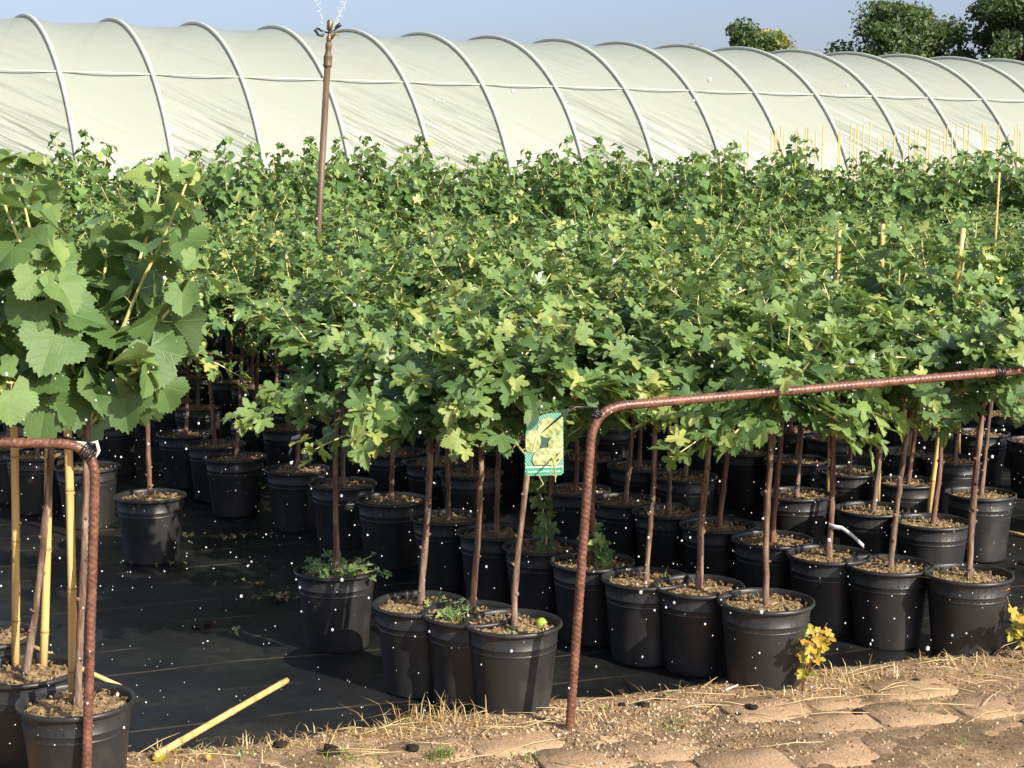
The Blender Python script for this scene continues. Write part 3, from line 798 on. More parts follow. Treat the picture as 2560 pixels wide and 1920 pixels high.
# ------------------------------------------------------------------ hanging plant tag
def plant_tag():
    Y = 3.74; c0 = on_y(1313, 1190, Y); px = Y / FPX * 1.01
    W_, H_ = 97 * px, 160 * px
    e = obj('plant_tag', None, None, c0, (R(4), R(-1.0), R(3))); tag(e, 'printed card tag with gooseberry picture hanging from a front gooseberry', 'tag')
    def flat(name, pts, y0, mat, parent, th=.0004):
        n = len(pts); v = [(x, y0, z) for x, z in pts] + [(x, y0 + th, z) for x, z in pts]
        f = [tuple(range(n)), tuple(range(2 * n - 1, n - 1, -1))] + [(i, n + i, n + (i + 1) % n, (i + 1) % n) for i in range(n)]
        return obj(name, mesh(name, v, f, mat, False), parent)
    def ell(cx, cz, a, b, rot=0, n=22, clip=True):
        o = []
        for i in range(n):
            q = 2 * math.pi * i / n; x = a * math.cos(q); z = b * math.sin(q)
            X = cx + x * math.cos(rot) - z * math.sin(rot); Z = cz + x * math.sin(rot) + z * math.cos(rot)
            if clip: X = min(max(X, .002), W_ - .002); Z = min(max(Z, .026), H_ - .003)
            o.append((X, Z))
        return o
    out_ = [(.004, 0), (W_ - .006, 0), (W_, .006), (W_, H_ - .012), (W_ * .93, H_)]
    for i in range(9):
        q = R(90 + 10 * i); out_.append((W_ * .70 + W_ * .70 * math.cos(q), H_ - W_ * .70 + W_ * .70 * math.sin(q)))
    out_.append((0, .008))
    mk = lambda nm, c, r=.35: simple(nm, c, r, .5)
    m = N('tag_leaf_print'); co = m.co(); mp = m.n('Mapping'); mp.inputs['Rotation'].default_value = (0, R(35), 0); m.l(co, mp.inputs[0])
    wv = m.n('TexWave', wave_type='BANDS', bands_direction='X'); wv.inputs['Scale'].default_value = 60; wv.inputs['Distortion'].default_value = 3; m.l(mp.outputs[0], wv.inputs[0])
    gm = m.done(m.pbr(m.ramp(wv.outputs['Fac'], [(.2, (.06, .24, .16)), (.8, (.26, .52, .40))]), .35, None, .5))
    card = flat('card', out_, 0, gm, e, .0009)
    def berry_mat():
        m = N('tag_berry_print'); co = m.co()
        wv = m.n('TexWave', wave_type='BANDS', bands_direction='DIAGONAL'); wv.inputs['Scale'].default_value = 34; wv.inputs['Distortion'].default_value = 2.5; m.l(co, wv.inputs[0])
        nz = m.noise(60, 2, .5, co)
        col = m.mix(m.ramp(nz, [(.4, (0, 0, 0)), (.65, (1, 1, 1))]), m.ramp(wv.outputs['Fac'], [(.1, (.24, .28, .09)), (.8, (.36, .41, .17))]), (.55, .56, .32))
        return m.done(m.pbr(col, .35, None, .5))
    bm_ = berry_mat(); dk = mk('tag_shadow_print', (.05, .11, .085)); yl = mk('tag_stem_print', (.70, .62, .26)); br = mk('tag_brown_print', (.20, .13, .06))
    flat('berry_gap', ell(W_ * .55, H_ * .53, .020, .018), -.0006, dk, card)
    flat('berry_gap', ell(W_ * .86, H_ * .38, .012, .012), -.0006, dk, card)
    flat('berry_gap', ell(W_ * .22, H_ * .84, .020, .008, R(50)), -.0006, dk, card)
    for k, (a, b, ra, rb, ro) in enumerate([(.95, .80, .014, .024, 0), (.60, .77, .025, .024, R(20)), (.20, .56, .020, .028, R(-8)), (.86, .50, .024, .023, R(15)), (.50, .29, .029, .024, R(25))]):
        flat('berry', ell(W_ * a, H_ * b, ra, rb, ro), -.0011 - .0005 * k, bm_, card)
    flat('stem', [(W_ * .60, H_ * .20), (W_ * .80, H_ * .28), (W_ * .98, H_ * .42), (W_ * .98, H_ * .30), (W_ * .82, H_ * .18), (W_ * .70, H_ * .15)], -.0038, yl, card)
    flat('stem', [(W_ * .20, H_ * .42), (W_ * .30, H_ * .64), (W_ * .33, H_ * .64), (W_ * .25, H_ * .42)], -.0038, yl, card)
    flat('stem', [(W_ * .80, H_ * .50), (W_ * .97, H_ * .55), (W_ * .97, H_ * .50), (W_ * .84, H_ * .47)], -.0038, yl, card)
    flat('bud', ell(W_ * .84, H_ * .25, .005, .003, R(50)), -.0044, br, card)
    band = flat('caption_band', [(.003, .004), (W_ - .004, .004), (W_ - .004, .0185), (.003, .0185)], -.0007, mk('tag_green_band', (.05, .34, .20)), card)
    flat('white_line', [(.001, .0190), (W_ - .001, .0190), (W_ - .001, .0225), (.001, .0225)], -.0007, mk('tag_white_print', (.70, .80, .72)), card)
    tc = bpy.data.curves.new('caption', 'FONT'); tc.body = 'Stachelbeere Weiße Triumph'; tc.size = .0082; tc.extrude = .0001
    tc.materials.append(mk('tag_lettering', (.85, .9, .85)))
    tmp = obj('caption', tc); bpy.context.view_layer.update()
    tme = bpy.data.meshes.new_from_object(tmp.evaluated_get(bpy.context.evaluated_depsgraph_get())); bpy.data.objects.remove(tmp)
    if not tme.materials: tme.materials.append(tc.materials[0])
    tw = max(q.co.x for q in tme.vertices); co_ = obj('caption', tme, card, (.0055, -.0012, .0080), (R(90), 0, 0)); co_.scale = ((W_ - .013) / tw, 1, 1)
    # its strap loops back to the trunk
    mb = MB(); mb.tube([Vector((W_ * .45, -.004, H_ * .70)), Vector((W_ * .75, -.005, H_ * .86)), Vector((W_ * 1.02, -.003, H_ * .99)), Vector((W_ * 1.35, .02, H_ * 1.06)), Vector((W_ * 1.75, .02, H_ * 1.05))], [.0006, .0022, .0026, .0026, .0022], 6)
    mb.build('tie', M['cable'], e)
plant_tag()

# ------------------------------------------------------------------ pale strips round trunks
def strip(pts, wd, label, mat, cat='label strip'):
    P = [Vector(p) for p in pts]; v = []; f = []
    for p in P: v += [p - P[0] + Vector((0, 0, wd / 2)), p - P[0] - Vector((0, 0, wd / 2)), p - P[0] + Vector((0, .0012, wd / 2)), p - P[0] + Vector((0, .0012, -wd / 2))]
    for i in range(len(P) - 1):
        a, b = 4 * i, 4 * i + 4; f += [(a, a + 1, b + 1, b), (a + 2, b + 2, b + 3, a + 3), (a, b, b + 2, a + 2), (a + 1, a + 3, b + 3, b + 1)]
    f += [(0, 2, 3, 1), (len(v) - 4, len(v) - 3, len(v) - 1, len(v) - 2)]
    o = obj('label_strip', mesh('label_strip', v, f, mat), None, P[0]); tag(o, label, cat)
    return o
y9 = FT[9][0].y - .012
strip([on_y(2072, 1312, y9), on_y(2090, 1318, y9 - .006), on_y(2105, 1320, y9 - .01), on_y(2130, 1338, y9 - .02), on_y(2160, 1366, y9 - .03)], .013, 'pale plastic strip wound round a gooseberry trunk, loose end hanging', M['pale_strip'])
strip([on_y(722, 1135, 5.7), on_y(730, 1118, 5.69), on_y(728, 1098, 5.68), on_y(750, 1090, 5.68)], .014, 'crumpled clear plastic strip on a trunk left of the weedy pot', M['pale_strip'])
strip([on_y(1857, 952, 4.9), on_y(1880, 940, 4.89)], .014, 'small white label just above the long rail', M['white_plastic'])
strip([on_y(420, 900, 5.9), on_y(455, 878, 5.88)], .012, 'grey label strip half hidden beneath the currant leaves', M['pale_strip'])
strip([on_y(1232, 1046, 4.6), on_y(1250, 1046, 4.58), on_y(1266, 1056, 4.57)], .012, 'curled pale label loop beside the hanging card tag', M['pale_strip'])

# ------------------------------------------------------------------ canes on the ground
mb = MB(); a = on_z(388, 1890, .035); b = on_z(716, 1702, .055)
cane_tube(mb, Vector((0, 0, 0)), b - a, .0088, seg=12); o = mb.build('fallen_cane', M['cane'], None, a); tag(o, 'yellow bamboo cane lying loose on the wet black fabric', 'cane')
mb = MB(); a = on_z(72, 1612, .20); b = on_z(318, 1728, .10)
cane_tube(mb, Vector((0, 0, 0)), b - a, .006, seg=10); o = mb.build('fallen_cane', M['cane'], None, a); tag(o, 'thin bamboo cane leaning low behind the left currant pots', 'cane')
mb = MB(); a = on_z(2465, 1318, .012); b = on_z(2640, 1352, .012)
cane_tube(mb, Vector((0, 0, 0)), b - a, .007, seg=10); o = mb.build('fallen_cane', M['cane'], None, a); tag(o, 'dull bamboo cane lying in the bare aisle past the rail joint', 'cane')
# canes with nothing but their tips showing, in front of the tunnel
rc = random.Random(9)
for k in range(58):
    px = 1740 + 860 * math.sqrt(rc.random()); py = rc.uniform(308, 345); Y = rc.uniform(14.5, 17.0)
    t = on_y(px, py, Y); mb = MB(); ln = rc.gauss(0, .03)
    mb.tube([Vector((0, 0, 0)), Vector((ln * .5, 0, t.z * .5)), Vector((ln, 0, t.z))], [.0065, .006, .0055], 6)
    o = mb.build('bamboo_cane', M['cane'], None, (t.x - ln, Y, 0)); tag(o, 'bare upright bamboo cane before the tunnel, beyond the currants', 'cane', 'bare canes before the tunnel')

# ------------------------------------------------------------------ sprinkler
def sprinkler():
    Y = 8.6; top = on_y(819, 160, Y); low = on_y(801, 480, Y); d = (top - low); base = low - d * (low.z / d.z); base.z = 0
    e = obj('sprinkler', None, None, base); tag(e, 'brown riser pipe with brass sprinkler head spraying above the canopy', 'sprinkler')
    T = top - base; ax = T.normalized(); k = Y / FPX
    mb = MB(); mb.tube([Vector((0, 0, 0)), T * .5, T], [9.0 * k, 8.4 * k, 7.8 * k], 16); mb.build('pipe', M['pipe'], e)
    Q = UP.rotation_difference(ax).to_matrix().to_4x4(); A = Matrix.Translation(T) @ Q
    mb = MB(); mb.lathe([(8.6 * k, -8 * k), (11 * k, -6 * k), (11.3 * k, -2 * k), (10 * k, 0), (10.6 * k, 12 * k), (10.2 * k, 16 * k), (11.2 * k, 18 * k), (9.5 * k, 21 * k), (8.2 * k, 24 * k), (6.6 * k, 32 * k), (7.6 * k, 37 * k), (8.2 * k, 44 * k), (7.6 * k, 50 * k), (6.0 * k, 53 * k)], 18, A, cap1=True)
    mb.build('coupling', M['pipe'], e)
    mb = MB(); mb.lathe([(4.5 * k, 52 * k), (6.2 * k, 56 * k), (6.8 * k, 64 * k), (5 * k, 68 * k), (3 * k, 70 * k), (3 * k, 80 * k), (6.3 * k, 82 * k), (7.2 * k, 90 * k), (7.0 * k, 104 * k), (5.5 * k, 106 * k)], 14, A, cap1=True)
    mb.tube([A @ Vector((5 * k, 0, 62 * k)), A @ Vector((10 * k, -2 * k, 70 * k)), A @ Vector((15 * k, -2 * k, 73 * k)), A @ Vector((23 * k, -2 * k, 73 * k))], [4.5 * k, 4.2 * k, 2.8 * k, 3.0 * k], 8)
    mb.build('sprinkler_body', M['brass'], e)
    mb = MB(); mb.tube([A @ Vector((7 * k, -3 * k, 78 * k)), A @ Vector((14 * k, -3 * k, 86 * k)), A @ Vector((22 * k, -4 * k, 94 * k)), A @ Vector((27 * k, -4 * k, 98 * k))], [2.2 * k, 3.5 * k, 5.4 * k, 5 * k], 8)
    mb.build('nozzle', M['dark_plastic'], e)
    mb = MB()
    arm = [(-9, 76), (-18, 78), (-30, 84), (-36, 80), (-26, 68), (-16, 66), (-13, 72)]
    pts = [A @ Vector((x * k, -2 * k, z * k)) for x, z in arm]; mb.tube(pts, [2.4 * k, 2.6 * k, 3.0 * k, 3.6 * k, 3.4 * k, 3.0 * k, 2.4 * k], 7)
    mb.tube([A @ Vector((-10 * k, -2 * k, 76 * k)), A @ Vector((0, -3 * k, 75 * k)), A @ Vector((8 * k, -3 * k, 78 * k))], [2.2 * k, 2.4 * k, 2.2 * k], 7)
    mb.build('swing_arm', M['dark_plastic'], e)
    return base + T + ax * 86 * k, k
head, sk = sprinkler()

# ------------------------------------------------------------------ water in the air
wm = N('water_drop'); bs = wm.pbr((.93, .95, .96), .12, None, .5); tr = wm.n('BsdfTranslucent'); tr.inputs[0].default_value = (.95, .97, 1, 1)  # solid white base colour stands in for the sun glint of clear drops
mxs = wm.n('MixShader'); mxs.inputs[0].default_value = .4; wm.l(bs.outputs[0], mxs.inputs[1]); wm.l(tr.outputs[0], mxs.inputs[2]); M['drop'] = wm.done(mxs)
ICO_T = (1 + 5 ** .5) / 2
ICO_V = np.array([(-1, ICO_T, 0), (1, ICO_T, 0), (-1, -ICO_T, 0), (1, -ICO_T, 0), (0, -1, ICO_T), (0, 1, ICO_T), (0, -1, -ICO_T), (0, 1, -ICO_T), (ICO_T, 0, -1), (ICO_T, 0, 1), (-ICO_T, 0, -1), (-ICO_T, 0, 1)]); ICO_V /= np.linalg.norm(ICO_V[0])
ICO_F = [(0, 11, 5), (0, 5, 1), (0, 1, 7), (0, 7, 10), (0, 10, 11), (1, 5, 9), (5, 11, 4), (11, 10, 2), (10, 7, 6), (7, 1, 8), (3, 9, 4), (3, 4, 2), (3, 2, 6), (3, 6, 8), (3, 8, 9), (4, 9, 5), (2, 4, 11), (6, 2, 10), (8, 6, 7), (9, 8, 1)]
def blobs(name, pts, rads, mat, stretch=(1, 1, 1.3)):
    V = []; F = []
    for i, (p, r_) in enumerate(zip(pts, rads)):
        V.append(ICO_V * r_ * np.array(stretch) + np.array(p)); F += [(a + 12 * i, b + 12 * i, c + 12 * i) for a, b, c in ICO_F]
    return obj(name, mesh(name, np.concatenate(V).tolist(), F, mat))
rs = np.random.RandomState(11)
nd = 5200; P_ = np.stack([rs.uniform(-2.4, 2.6, nd), rs.uniform(1.7, 6.2, nd), rs.uniform(.02, 1.5, nd)], 1)
rad_ = np.clip(np.exp(rs.normal(math.log(.00100), .50, nd)), .0004, .0034)
o = blobs('water_drops', P_, rad_, M['drop']); tag(o, 'fine white sprinkler drops hanging in the air over the pots', 'water', kind='stuff')
P_ = []; rad_ = []
for k in range(2400):
    s = rs.rand() ** .8 * 1.1; right = rs.rand() < .68
    d = np.array([.36, 0, 1.0]) if right else np.array([-.20, .05, 1.0]); off = np.array([.016, -.01, -.03]) if right else np.array([-.022, -.01, -.05])
    sp = .006 + .075 * s
    p = np.array(head) + off + d * s + rs.normal(0, sp * .5, 3) - np.array([0, 0, .25 * s * s]); P_.append(p); rad_.append(rs.uniform(.0008, .0026) * (1 - .35 * s))
o = blobs('water_spray', P_, rad_, M['drop']); tag(o, 'thin white water jets spraying up from the sprinkler head', 'water', kind='stuff')

# ------------------------------------------------------------------ weeds, seedlings, small things
def leaf_sprig(name, root, seed, n, size, spread, h, mat, label=None, cat=None, parent=None, tints=(.2, .9), temps=None, stemmat=None):
    r = random.Random(seed); st = MB(); lv = []
    for k in range(max(2, n // 6)):
        az = r.uniform(0, 6.28); d = Vector((math.cos(az) * spread, math.sin(az) * spread, h)) * r.uniform(.6, 1.1); pts = [Vector((0, 0, 0))]
        for i in range(1, 6):
            s = i / 5; pts.append(d * s + Vector((0, 0, .15 * h * math.sin(s * 3.1))) + rv(r, .002))
        st.tube(pts, [.0018 * (1 - .6 * i / 5) for i in range(6)], 4)
        for q in range(6):
            p = pts[r.randrange(1, 6)]; lat = rv(r, 1); lat.z *= .3; lat.normalize()
            lv.append((p + lat * .008, lat + Vector((0, 0, -.2)), UP * .7 + Vector((0, -.4, 0)) + sun_dir * .3 + rv(r, .3), size * r.uniform(.6, 1.15), r.uniform(*tints)))
    return st, lv
def place_seedling(root, seed, n, size, spread, h, label):
    e = obj('seedling', None, None, root); tag(e, label, 'seedling')
    st, lv = leaf_sprig('', root, seed, n, size, spread, h, None)
    st.build('stem', simple('red_stem_%d' % seed, (.30, .13, .07), .6), e)
    LM = [mesh('leaf', v.tolist(), f, M['autumn'], True) for v, f in TG]
    for i, (p, tip, nor, sz, tint) in enumerate(lv):
        lo = obj('leaf', LM[i % 5], e, p); lo.rotation_euler = leaf_basis(tip, nor).to_euler(); lo.scale = (sz,) * 3; tt = min(1, max(0, (p.z / h) * .8 + random.Random(i).uniform(-.2, .25)))
        lo.color = (tt, tt, tt, 1)
place_seedling(on_z(2005, 1730, .02), 31, 36, .027, .085, .21, 'yellow and orange leaved seedling against a black pot at path edge')
place_seedling(on_z(2560, 1650, .02), 36, 40, .034, .085, .17, 'yellow-green leaved seedling growing past the last front pot')
def pot_weed(seed, host, n, size, spread, h, tints=(.1, .7), offs=(0, 0)):
    e = FT[host][2]; st, lv = leaf_sprig('', None, seed, n, size, spread, h, None)
    w_ = obj('weed', st.data('weed_stems', M['shoot']), e, (offs[0], offs[1], .212)); f = obj('foliage', join_leaves('foliage', lv, TGs, M['weed']), w_); tag(f, kind='stuff')
pot_weed(41, 1, 110, .020, .11, .035, (.0, .7)); pot_weed(42, 1, 60, .018, .13, .01, (.1, .9), (.03, 0))
pot_weed(43, 3, 30, .016, .05, .04, (.4, 1), (-.04, -.02)); pot_weed(44, 5, 24, .034, .03, .13, (.2, .6), (.02, -.02)); pot_weed(45, 5, 12, .03, .05, .05, (.2, .7), (.05, -.02))
pot_weed(46, 4, 20, .012, .05, .01, (.1, .5), (-.03, -.05)); pot_weed(47, 2, 24, .014, .05, .03, (.4, 1), (.06, -.02))
# leafy sucker behind the tagged trunk
pz = on_z(1358, 1362, PH)
e = obj('leafy_sucker', None, None, (pz.x + .0, pz.y - .02, .20)); tag(e, 'upright green leafy sucker behind the tagged gooseberry trunk', 'sucker')
r = random.Random(5); st = MB(); pts = [Vector((.01 * math.sin(i), 0, .045 * i)) for i in range(8)]; st.tube(pts, [.003 - .0003 * i for i in range(8)], 5); st.build('stem', M['shoot'], e)
for i in range(44):
    p = pts[r.randrange(1, 8)]; a = r.uniform(0, 6.28); lat = Vector((math.cos(a), math.sin(a), -.3)); lo = obj('leaf', LG[i % 5], e, p + lat * .012)
    lo.rotation_euler = leaf_basis(lat + Vector((0, 0, -.4)), UP * .5 + Vector((0, -.7, 0)) + rv(r, .4)).to_euler(); lo.scale = (r.uniform(.024, .04),) * 3; tt = r.uniform(.15, .6); lo.color = (tt, tt, tt, 1)
# grass tufts
def blades(n, area, hmin, hmax, seed, lean=.6, wd=.0016, flat=0.0):
    r = random.Random(seed); mb = MB()
    for k in range(n):
        p = area(r); a = r.uniform(0, 6.28); h = r.uniform(hmin, hmax); ln = Vector((math.cos(a), math.sin(a), 0)) * h * r.uniform(0, lean) * 1.6
        up = math.sqrt(max(.02, 1 - min(.97, (ln.length / h / 1.8) ** 2))) * h
        if r.random() < flat: up *= r.uniform(.03, .3); ln = Vector((math.cos(a), math.sin(a), 0)) * h * r.uniform(.7, 1.2)
        s = Vector((-math.sin(a), math.cos(a), 0)) * wd * r.uniform(.6, 1.4); m_ = p + ln * .35 + UP * up * .65; t = p + ln + UP * up * r.uniform(.6, 1.0)
        mb.add([p - s, p + s, m_ + s * .8, m_ - s * .8, t], [(0, 1, 2, 3), (3, 2, 4)], r.random())
    return mb
def blade_mat(name, stops):
    m = N(name); t = m.n('Attribute', attribute_name='tint').outputs['Fac']; col = m.ramp(t, stops)
    p = m.pbr(col, .6, None, .3); tr = m.n('BsdfTranslucent'); m.l(col, tr.inputs[0]); mx = m.n('MixShader'); mx.inputs[0].default_value = .3
    m.l(p.outputs[0], mx.inputs[1]); m.l(tr.outputs[0], mx.inputs[2]); return m.done(mx)
M['straw'] = blade_mat('dry_straw', [(0, (.40, .24, .10)), (.5, (.68, .50, .23)), (1, (.80, .68, .40))])
M['grass'] = blade_mat('green_grass', [(0, (.07, .14, .03)), (.6, (.17, .27, .06)), (1, (.38, .40, .13))])
def disc(c, rx, ry=None):
    ry = ry or rx
    return lambda r: Vector(c) + Vector((r.gauss(0, rx), r.gauss(0, ry), 0))
# dry heaps and straw along the path edge (uncountable)
def edge_area(r):
    for _ in range(9):
        s = r.uniform(-1.0, 3.4)
        if hN(s * 1.3 + 2, .7) + .35 * math.sin(s * 9) > r.uniform(-.3, .7): break
    q = r.gauss(-.02, .05); return edge(s, q, path_h(s, q))
def path_area(r):
    s = r.uniform(-1.0, 3.4); q = abs(r.gauss(0, .34)); return edge(s, q, path_h(s, q) + .002)
mb = blades(1500, edge_area, .012, .045, 1, 1.0, .0012, .96); q_ = blades(1500, path_area, .012, .06, 2, 1.1, .0010, .95); mb.add(q_.v, q_.f); mb.t[-len(q_.t):] = q_.t
for (px, py, n_, rx, ry, hh) in [(1105, 1806, 260, .07, .03, .10), (930, 1838, 160, .08, .02, .05), (720, 1865, 120, .07, .02, .045), (2120, 1700, 220, .11, .03, .07), (2250, 1740, 120, .12, .03, .05), (1600, 1830, 110, .08, .04, .045), (2480, 1660, 120, .08, .02, .06), (420, 1905, 90, .04, .02, .05), (1440, 1790, 80, .05, .03, .05), (1820, 1745, 120, .10, .02, .04)]:
    c = on_z(px, py, .02); q_ = blades(n_, disc(c, rx, ry), .02, hh, px, 1.0, .0012, .72); mb.add(q_.v, q_.f); mb.t[-len(q_.t):] = q_.t
rl = random.Random(88)
for k in range(150):                 # long stalks lying flat
    s = rl.uniform(-1.0, 3.3); q = abs(rl.gauss(0, .22)) - .03; a_ = ang + rl.gauss(0, .7); L_ = rl.uniform(.05, .2); d_ = Vector((math.cos(a_), math.sin(a_), 0)); p_ = edge(s, q, path_h(s, q) + .008)
    mb.tube([p_, p_ + d_ * L_ * .5 + Vector((rl.gauss(0, .006), rl.gauss(0, .006), .006)), p_ + d_ * L_], [.0012, .0011, .0006], 4, t=rl.uniform(.5, 1))
o = mb.build('dry_grass', M['straw']); tag(o, 'dry straw-coloured grass littered along the path edge', 'grass', kind='stuff')
gm_ = MB()
for (px, py, n_, rx, hh, z) in [(1095, 1895, 90, .022, .035, .02), (880, 1905, 60, .03, .03, .02), (600, 1890, 30, .03, .03, .02), (1680, 1815, 60, .03, .02, .02), (2390, 1850, 50, .05, .015, .02), (1330, 1900, 60, .04, .015, .02), (2330, 1770, 30, .05, .03, .02)]:
    c = on_z(px, py, z); q_ = blades(n_, disc(c, rx), .01, hh, px + 3, .8, .0013); gm_.add(q_.v, q_.f); gm_.t[-len(q_.t):] = q_.t
o = gm_.build('grass_tufts', M['grass']); tag(o, 'low green grass and moss sprouting between the pavers', 'grass', kind='stuff')
def pot_grass(host, n, off, hh, seed):
    mb = blades(n, disc((off[0], off[1], .208), .008), .02, hh, seed, 1.0, .0015); o = mb.build('grass_tuft', M['grass'], FT[host][2]); tag(o, kind='stuff')
pot_grass(3, 40, (-.03, -.03), .06, 1); pot_grass(2, 12, (.05, .02), .06, 2); pot_grass(11, 16, (-.09, -.03), .09, 3); pot_grass(11, 5, (.012, -.012), .06, 4); pot_grass(6, 12, (.05, .02), .07, 5)
# gravel, crumbs
def stones_obj(name, n, area, rmin, rmax, mat, seed, label):
    r = np.random.RandomState(seed); rr_ = random.Random(seed); V = []; F = []; T = []
    for i in range(n):
        p = area(rr_); s = rmin + (rmax - rmin) * r.rand() ** 2.5; B, _ = np.linalg.qr(r.randn(3, 3))
        q = (ICO_V * (1 + r.uniform(-.25, .25, (12, 1)))) * np.array([1.3, 1, .7]) * s @ B.T + np.array(p) + np.array([0, 0, s * .35]); V.append(q)
        F += [(a + 12 * i, b + 12 * i, c + 12 * i) for a, b, c in ICO_F]; T.append(np.full(12, r.rand()))
    o = obj(name, mesh(name, np.concatenate(V).tolist(), F, mat, False, np.concatenate(T))); tag(o, label, 'gravel', kind='stuff'); return o
m = N('gravel_mix'); t = m.n('Attribute', attribute_name='tint').outputs['Fac']
M['gravel'] = m.done(m.pbr(m.ramp(t, [(0, (.10, .06, .035)), (.4, (.28, .19, .11)), (.75, (.48, .36, .22)), (1, (.60, .50, .35))]), .8, None, .3))
def grav_area(r):
    if r.random() < .4:
        s = r.gauss(1.05, .30); q = r.uniform(.05, .55)
    else: s = r.uniform(-.95, 3.2); q = r.uniform(-.06, .9) ** 1 if r.random() < .6 else abs(r.gauss(0, .12))
    if isinstance(q, complex): q = .1
    return edge(s, q, path_h(s, q))
stones_obj('gravel', 16000, grav_area, .0007, .0044, M['gravel'], 4, 'pale grit and crumbs strewn over the brown path')
M['clod'] = simple('dark_clod', (.022, .016, .012), .9, .2, nscale=60, amt=.5, bump=.5)
for k, (px, py, sz) in enumerate([(700, 1865, .020), (825, 1885, .026), (1030, 1875, .018), (1550, 1730, .012), (1555, 1765, .012), (1610, 1768, .018), (1650, 1752, .016), (2290, 1705, .016), (2145, 1785, .017), (1880, 1775, .02), (1845, 1790, .013), (525, 1565, .024), (490, 1570, .016), (2560, 1410, .02)]):
    v = ICO_V.copy(); b = bmesh.new(); bmesh.ops.create_icosphere(b, subdivisions=2, radius=1)
    r = random.Random(k)
    for q in b.verts:
        q.co *= sz * (.75 + .5 * abs(hN(q.co.x * 1.3 + k, q.co.y * 1.3 + q.co.z))) * r.uniform(.75, 1.2); q.co.z *= .6
    me = bpy.data.meshes.new('soil_clod'); b.to_mesh(me); b.free(); me.materials.append(M['clod'])
    c = on_z(px, py, .02 if px not in (525, 490) else .004); o = obj('soil_clod', me, None, c + Vector((0, 0, sz * .2)))
    onf = px in (525, 490)
    tag(o, 'dark crumbly clod of earth on the open black fabric' if onf else 'small dark clod of earth lying by the path edge', 'clod', 'clods on the fabric' if onf else 'clods along the path edge')
# fallen berries and leaves
def berry(px, py, z, label, c, sz, seed):
    mb = MB(); mb.lathe([(sz * .12, -sz * 1.0), (sz * .55, -sz * .85), (sz * .9, -sz * .4), (sz, 0), (sz * .9, sz * .45), (sz * .55, sz * .85), (sz * .12, sz * 1.05), (sz * .10, sz * 1.25)], 16, cap0=True, cap1=True)
    p = on_z(px, py, z); o = mb.build('berry', simple('berry_skin_%d' % seed, c, .3, .5, nscale=30, amt=.2), None, p, (R(75), 0, R(60))); tag(o, label, 'berry')
berry(1353, 1558, .225, 'round green gooseberry lying on the soil of a front pot', (.33, .46, .05), .0145, 1)
berry(520, 1893, .03, 'small yellow fruit lying on the dirt near the fallen cane', (.70, .42, .07), .0075, 2)
r = random.Random(77); lit = []
for (cx, cy, n_, sp) in [(705, 1490, 22, .05), (545, 1340, 16, .09), (420, 1405, 14, .05), (610, 1455, 6, .06), (800, 1190, 14, .06), (630, 1225, 12, .1), (80, 1290, 12, .12), (560, 1580, 4, .05), (430, 1890, 10, .03), (1390, 1560, 4, .02)]:
    for k in range(n_):
        c = on_z(cx, cy, .01); lit.append((c + Vector((r.gauss(0, sp), r.gauss(0, sp * .6), r.uniform(0, .01))), rv(r, 1), UP + rv(r, .35), r.uniform(.010, .028), r.random()))
for k in range(160):
    x, y = r.uniform(-3, 3.5), r.uniform(4.3, 8); lit.append((Vector((x, y, .008)), rv(r, 1), UP + rv(r, .3), r.uniform(.006, .02), r.random()))
M['litter'] = blade_mat('dead_leaf', [(0, (.10, .06, .03)), (.5, (.26, .18, .08)), (.85, (.48, .40, .20)), (1, (.30, .36, .12))])
o = obj('leaf_litter', join_leaves('leaf_litter', lit, TGs, M['litter'])); tag(o, 'scattered dead brown leaves on the wet black fabric', 'leaf litter', kind='stuff')
for k, (px, py, sz, lab, tt) in enumerate([(1672, 1737, .022, 'pale green fallen leaf beside dark clods at path edge', .75), (1520, 1768, .016, 'small pale green fallen leaf near the rail post foot', .75), (2440, 1680, .02, 'single yellow fallen leaf on the sandy path', .9), (400, 1905, .035, 'pale dry leaf by the lower end of fallen cane', .42)]):
    v, f = TG[k]; o = obj('fallen_leaf', mesh('fallen_leaf', v.tolist(), f, M['autumn'] if k == 2 else M['goose_obj'] if k < 2 else M['autumn'], True, uv=v), None, on_z(px, py, .028), (R(12), R(-8), k * 2.0)); o.scale = (sz,) * 3
    o.color = (tt, tt, tt, 1) if k != 2 else (.2, .2, .2, 1); tag(o, lab, 'leaf')
mb = MB(); a = on_z(1800, 1734, .02); b = on_z(1845, 1712, .035); mb.tube([Vector((0, 0, 0)), (b - a) * .5 + Vector((0, 0, .002)), b - a], [.003, .0026, .002], 6); o = mb.build('twig', M['white_plastic'], None, a); tag(o, 'pale peeled twig lying by the pale-trunked pot', 'twig')
mb = MB(); a = on_z(1550, 1690, .0); b = on_z(1635, 1760, .02); mb.tube([Vector((0, 0, 0)), (b - a) * .5 + Vector((0, 0, .006)), b - a], [.0014, .0014, .0012], 5); o = mb.build('twig', M['straw'], None, a); tag(o, 'thin straw stalk lying across the dark fabric edge', 'twig')

